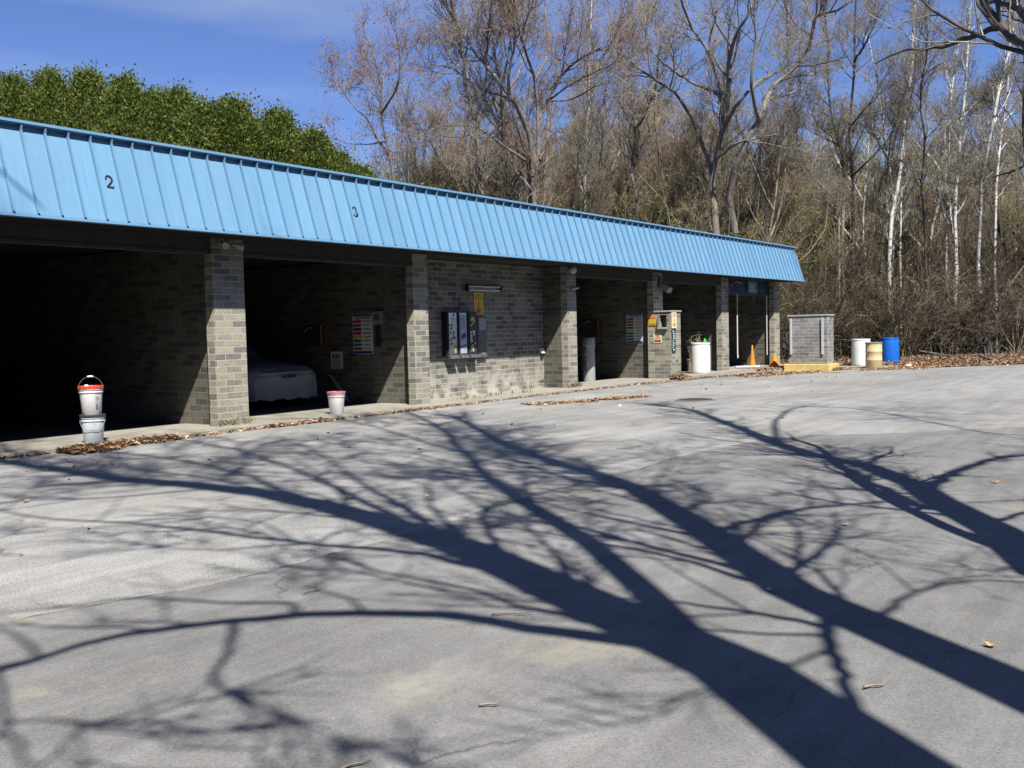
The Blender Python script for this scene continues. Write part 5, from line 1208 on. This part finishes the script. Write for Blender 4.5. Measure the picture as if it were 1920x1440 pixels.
ord_ = ['at the left edge of the photograph', 'second from the left edge', 'third from the left edge', 'fourth from the left edge', 'fifth from the left edge', 'sixth from the left edge', 'seventh from the left edge', 'the broadest one', 'separate narrow tip', 'third from its right end', 'second from its right end', 'shortest, at its right end']
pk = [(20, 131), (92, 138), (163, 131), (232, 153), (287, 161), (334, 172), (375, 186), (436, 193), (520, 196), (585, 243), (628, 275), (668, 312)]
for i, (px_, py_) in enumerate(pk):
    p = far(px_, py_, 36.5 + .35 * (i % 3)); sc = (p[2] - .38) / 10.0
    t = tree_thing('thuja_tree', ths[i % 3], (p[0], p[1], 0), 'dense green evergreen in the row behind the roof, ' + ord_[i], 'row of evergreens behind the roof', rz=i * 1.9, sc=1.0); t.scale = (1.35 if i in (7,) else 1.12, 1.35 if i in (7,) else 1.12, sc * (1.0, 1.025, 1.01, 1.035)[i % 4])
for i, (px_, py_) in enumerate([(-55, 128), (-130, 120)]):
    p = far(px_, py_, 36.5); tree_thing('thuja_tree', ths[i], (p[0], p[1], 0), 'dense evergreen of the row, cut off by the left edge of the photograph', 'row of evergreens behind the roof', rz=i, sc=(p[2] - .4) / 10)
pines = [evergreen('pine', s_, 12., 2.6, 5200, None, M['olive'], 1.1, .8, (.18, .42)) for s_ in (71, 72)]
for x, d_, sc, k, lab in ((1878, 62, .88, 0, 'dark pine standing behind the leaning white birches'), (748, 46, .62, 1, 'small dark pine at the foot of the reddish tree'), (1590, 60, .62, 0, 'small dark pine behind the forked trunk'), (1175, 62, .7, 1, 'dim pine deep behind the grey trunk')):
    B = column(x, d_); tree_thing('pine_tree', pines[k], B, lab, 'pines in the wood', rz=x * .1, sc=sc)

# ---- brush: uncountable stems and twigs under the trees
def brush(N, xr, dr, hr, r, rmin, side=5, leaf=3, lsize=(.05, .13), clumps=0):
    xs = r.uniform(*xr, N); ds = dr[0] + (dr[1] - dr[0]) * r.random(N) ** 1.2; hk = np.ones(N)
    if clumps:      # stems gather in thickets of different height
        cx_, cd_, ch_ = r.uniform(*xr, clumps), dr[0] + (dr[1] - dr[0]) * r.random(clumps), r.uniform(.45, 1.6, clumps); ci = r.integers(0, clumps, N)
        xs = cx_[ci] + r.normal(size=N) * 26; ds = np.clip(cd_[ci] + r.normal(size=N) * .9, dr[0] - .8, dr[1] + 3); hk = ch_[ci]
    B = np.stack([column(x, d_) for x, d_ in zip(xs, ds)]); B[:, 2] = 11.5 * sstep(66, 104, ds) - .1
    ok = ~((B[:, 0] < 39.0) & (B[:, 1] < 23.5)) & (((B[:, 0] - 40.8) * .77 + (B[:, 1] - 5.8) * .64) > 1.6); B = B[ok]; N = len(B)
    H = r.uniform(*hr, N) * (.5 + r.random(N)) * hk[ok]; n = 7; d = unit(np.stack([r.normal(size=N) * .32, r.normal(size=N) * .32, np.ones(N)], 1))
    P = np.empty((N, n, 3)); P[:, 0] = B
    for k in range(1, n): P[:, k] = P[:, k - 1] + d * (H / (n - 1))[:, None]; d = unit(d + r.normal(size=(N, 3)) * .17 + np.array([0, 0, -.02]))
    Rr = (rmin + .004 * H)[:, None] * np.linspace(1, .35, n)[None]
    g1, s1 = grow(P, Rr, N * side, r, (.5, 1.9), up=.25, rmin=rmin, n=5, wig=.25, ang=(.4, 1.2)); g2, s2 = grow(g1, s1, N * side * 2, r, (.25, .8), up=.1, rmin=rmin * .8, n=3, ang=(.4, 1.2))
    ch = [(*tubes(P, Rr, 3), 0), (*tubes(g1, s1, 3), 0), (*tubes(g2, s2, 3), 0)]
    if leaf: ch.append((*tips(g2, leaf, lsize, r), 1))
    return ch
rb = np.random.default_rng(5)
tag(obj('thicket', raw_mesh('thicket', brush(1150, (1440, 2120), (45, 60), (1.4, 4.6), rb, .008, 6, 1, clumps=46), [M['twig_dark'], M['olive']])), 'tangled dark brush of bare stems at the edge of the wood', 'brush', kind='stuff')
tag(obj('thicket', raw_mesh('thicket', brush(620, (1440, 2120), (46, 60), (1.2, 3.6), rb, .008, 6, 3, clumps=30), [M['twig_black'], M['dark_green']])), 'dim green black thickets low in the wood', 'brush', kind='stuff')
tag(obj('thicket', raw_mesh('thicket', brush(520, (1440, 2120), (47, 60), (2.0, 5.2), rb, .008, 6, 1, clumps=26), [M['brush_red'], M['bud_red']])), 'ruddy brush of taller bare stems in the wood', 'brush', kind='stuff')
tag(obj('thicket', raw_mesh('thicket', brush(1800, (700, 1430), (42, 60), (3.5, 7.0), rb, .0085, 6, 2), [M['twig_olive'], M['bud_green']])), 'tall olive brown brush behind the car wash', 'brush', kind='stuff')
tag(obj('distant_woods', raw_mesh('distant_woods', brush(4200, (760, 2150), (60, 98), (6.5, 11.0), rb, .012, 6, 3, (.10, .24)), [M['twig_olive'], M['bud_green']])), 'far wood of bare trees closing the view', 'woods', kind='stuff')
n = 26000; ds = 47 + 14 * rb.random(n); xs = rb.uniform(1440, 2120, n); P = np.stack([column(x, d_) for x, d_ in zip(xs, ds)]); P[:, 2] = np.abs(rb.normal(size=n)) * 1.5
P = P[((P[:, 0] - 40.8) * .77 + (P[:, 1] - 5.8) * .64 > 2.2) & ((P[:, 0] > 39) | (P[:, 1] > 23.5))]; n = len(P); Dd = unit(rb.normal(size=(n, 3))); Nn = unit(np.cross(Dd, rb.normal(size=(n, 3)))); L = rb.uniform(.05, .15, n)
tag(obj('undergrowth', raw_mesh('undergrowth', [(*quad_cards(P, Dd, Nn, L, L * .5), 0)], M['olive'], smooth=False)), 'low green and brown undergrowth among the stems', 'undergrowth', kind='stuff')

# unseen evergreens added behind the viewpoint to block low sky light from the bays
ch = []; r = np.random.default_rng(77)
for i in range(44):
    az = R(-150 + 300 * i / 43) ; d_ = r.uniform(32, 44); p = -FH * math.cos(az) * d_ + RH * math.sin(az) * d_
    if p.dot(FH) > 16 or p[1] > 6: continue
    H = r.uniform(21, 27); N = 1900; z = H * r.random(N) ** .8; a = r.random(N) * 6.283; q = 3.6 * (1 - (z / H) ** 1.6) * (1 - .5 * r.random(N) ** 2)
    P = np.stack([p[0] + q * np.cos(a), p[1] + q * np.sin(a), z], 1); Dd = unit(r.normal(size=(N, 3))); Nn = unit(np.cross(Dd, r.normal(size=(N, 3)))); L = r.uniform(.7, 1.5, N)
    ch.append((*quad_cards(P, Dd, Nn, L, L * .6), 0))
tag(obj('sky_block_belt', raw_mesh('sky_block_belt', ch, [M['olive']], smooth=False)), 'added unseen belt of dark evergreens blocking low sky light behind the camera', 'woods', kind='stuff')
# separate shrubs standing out of the brush
def shrub(seed, stems, H, spread, mats, n1, n2):
    r = np.random.default_rng(seed); limbs = []
    for k in range(stems):
        a = r.random() * 6.28; d = unit(np.array([math.cos(a) * spread * r.random(), math.sin(a) * spread * r.random(), 1.])); p = np.array([math.cos(a), math.sin(a), 0]) * .2 * r.random(); pts = [p.copy()]; h = H * r.uniform(.55, 1.0)
        for q in range(6): p = p + d * h / 6; pts.append(p.copy()); d = unit(d + r.normal(size=3) * .13 + np.array([math.cos(a), math.sin(a), 0]) * .07)
        limbs.append((pts, .028 + .02 * r.random(), .008))
    return tree_meshes('shrub', limbs, mats, r, n1=n1, n2=n1 * 6, n3=n2, l1=(.6, 1.9), l2=(.4, 1.1), l3=(.2, .6), up=.12, rmin=.0065, ang=(.5, 1.3))
SH = [shrub(81, 16, 5.2, .75, (M['bark_dark'], M['twig_dark']), 90, 2600), shrub(82, 11, 3.6, 1.2, (M['bark_dark'], M['twig_dark']), 70, 2000), shrub(83, 9, 4.2, 1.0, (M['bark_tan'], M['twig_grey']), 60, 1500)]
for x, d_, k, sc, rz, lab in ((1545, 43.5, 0, 1.05, 0, 'large dark many stemmed shrub rising behind the brick enclosure'), (1500, 43, 1, 1.1, 1, 'dark arching shrub under the end of the blue fascia'), (1625, 45.5, 1, 1., 2, 'dark tangled shrub behind the white drum'),
                             (1700, 46.5, 2, 1., 3, 'pale twigged shrub arching just right of the blue drum'), (1775, 47, 1, 1.15, 4, 'dark shrub midway between the blue drum and the right edge'), (1850, 46.5, 0, .9, 5, 'dark leaning shrub near the right edge of the wood'), (1905, 46.0, 2, .9, 6, 'pale twigged shrub cut by the right edge')):
    t = tree_thing('shrub', SH[k], column(x, d_), lab, 'shrubs at the edge of the wood', cat='shrub', rz=rz, sc=sc)

# fallen wood and scraps on the woodland floor
for x, y, L, a, rr_, lab in ((1800, 668, 3.6, 2.1, .11, 'dark fallen log on the leaves right of the blue drum'), (1885, 676, 3.0, 2.6, .09, 'dark fallen branch near the right edge at the foot of the wood'), (1740, 660, 2.2, 1.9, .08, 'short dark log close to the blue drum')):
    p = ground(x, y, .06); d = np.array([math.cos(a), math.sin(a), .02]) * L; q = np.array([-d[1], d[0], 0]) * .06
    b = MB(); b.tube([p - d / 2, p - d * .2 + q, p + d * .15 - q * .4, p + d / 2 + np.array([0, 0, .25])], [rr_, rr_ * .9, rr_ * .75, rr_ * .4], 9)
    for k in range(3): o_ = p + d * (.1 + .12 * k); b.tube([o_, o_ + np.array([.15, .1, .35 + .1 * k]), o_ + np.array([.35, .12 * k, .6])], [.03, .02, .008], 5)
    tag(b.build('fallen_log', M['bark_dark']), lab, 'log', 'fallen wood under the trees')
for x, y, sz, lab in ((1697, 641, .30, 'crumpled white plastic scrap in the brush by the blue drum'), (1704, 685, .22, 'white paper scrap on the leaves right of the blue drum')):
    p = ground(x, y, .10); r = np.random.default_rng(x); V = []; n = 9
    for i in range(n):
        for j in range(n): V.append((sz * (i / 8 - .5) + .03 * r.normal() * sz, sz * .7 * (j / 8 - .5), sz * .35 * abs(r.normal()) * math.sin(math.pi * i / 8) * math.sin(math.pi * j / 8)))
    b = MB(); b.add(V, [(i * n + j, (i + 1) * n + j, (i + 1) * n + j + 1, i * n + j + 1) for i in range(n - 1) for j in range(n - 1)])
    tag(b.build('plastic_scrap', M['white_plastic'], loc=tuple(p), rz=x), lab, 'litter', 'white scraps by the blue drum')
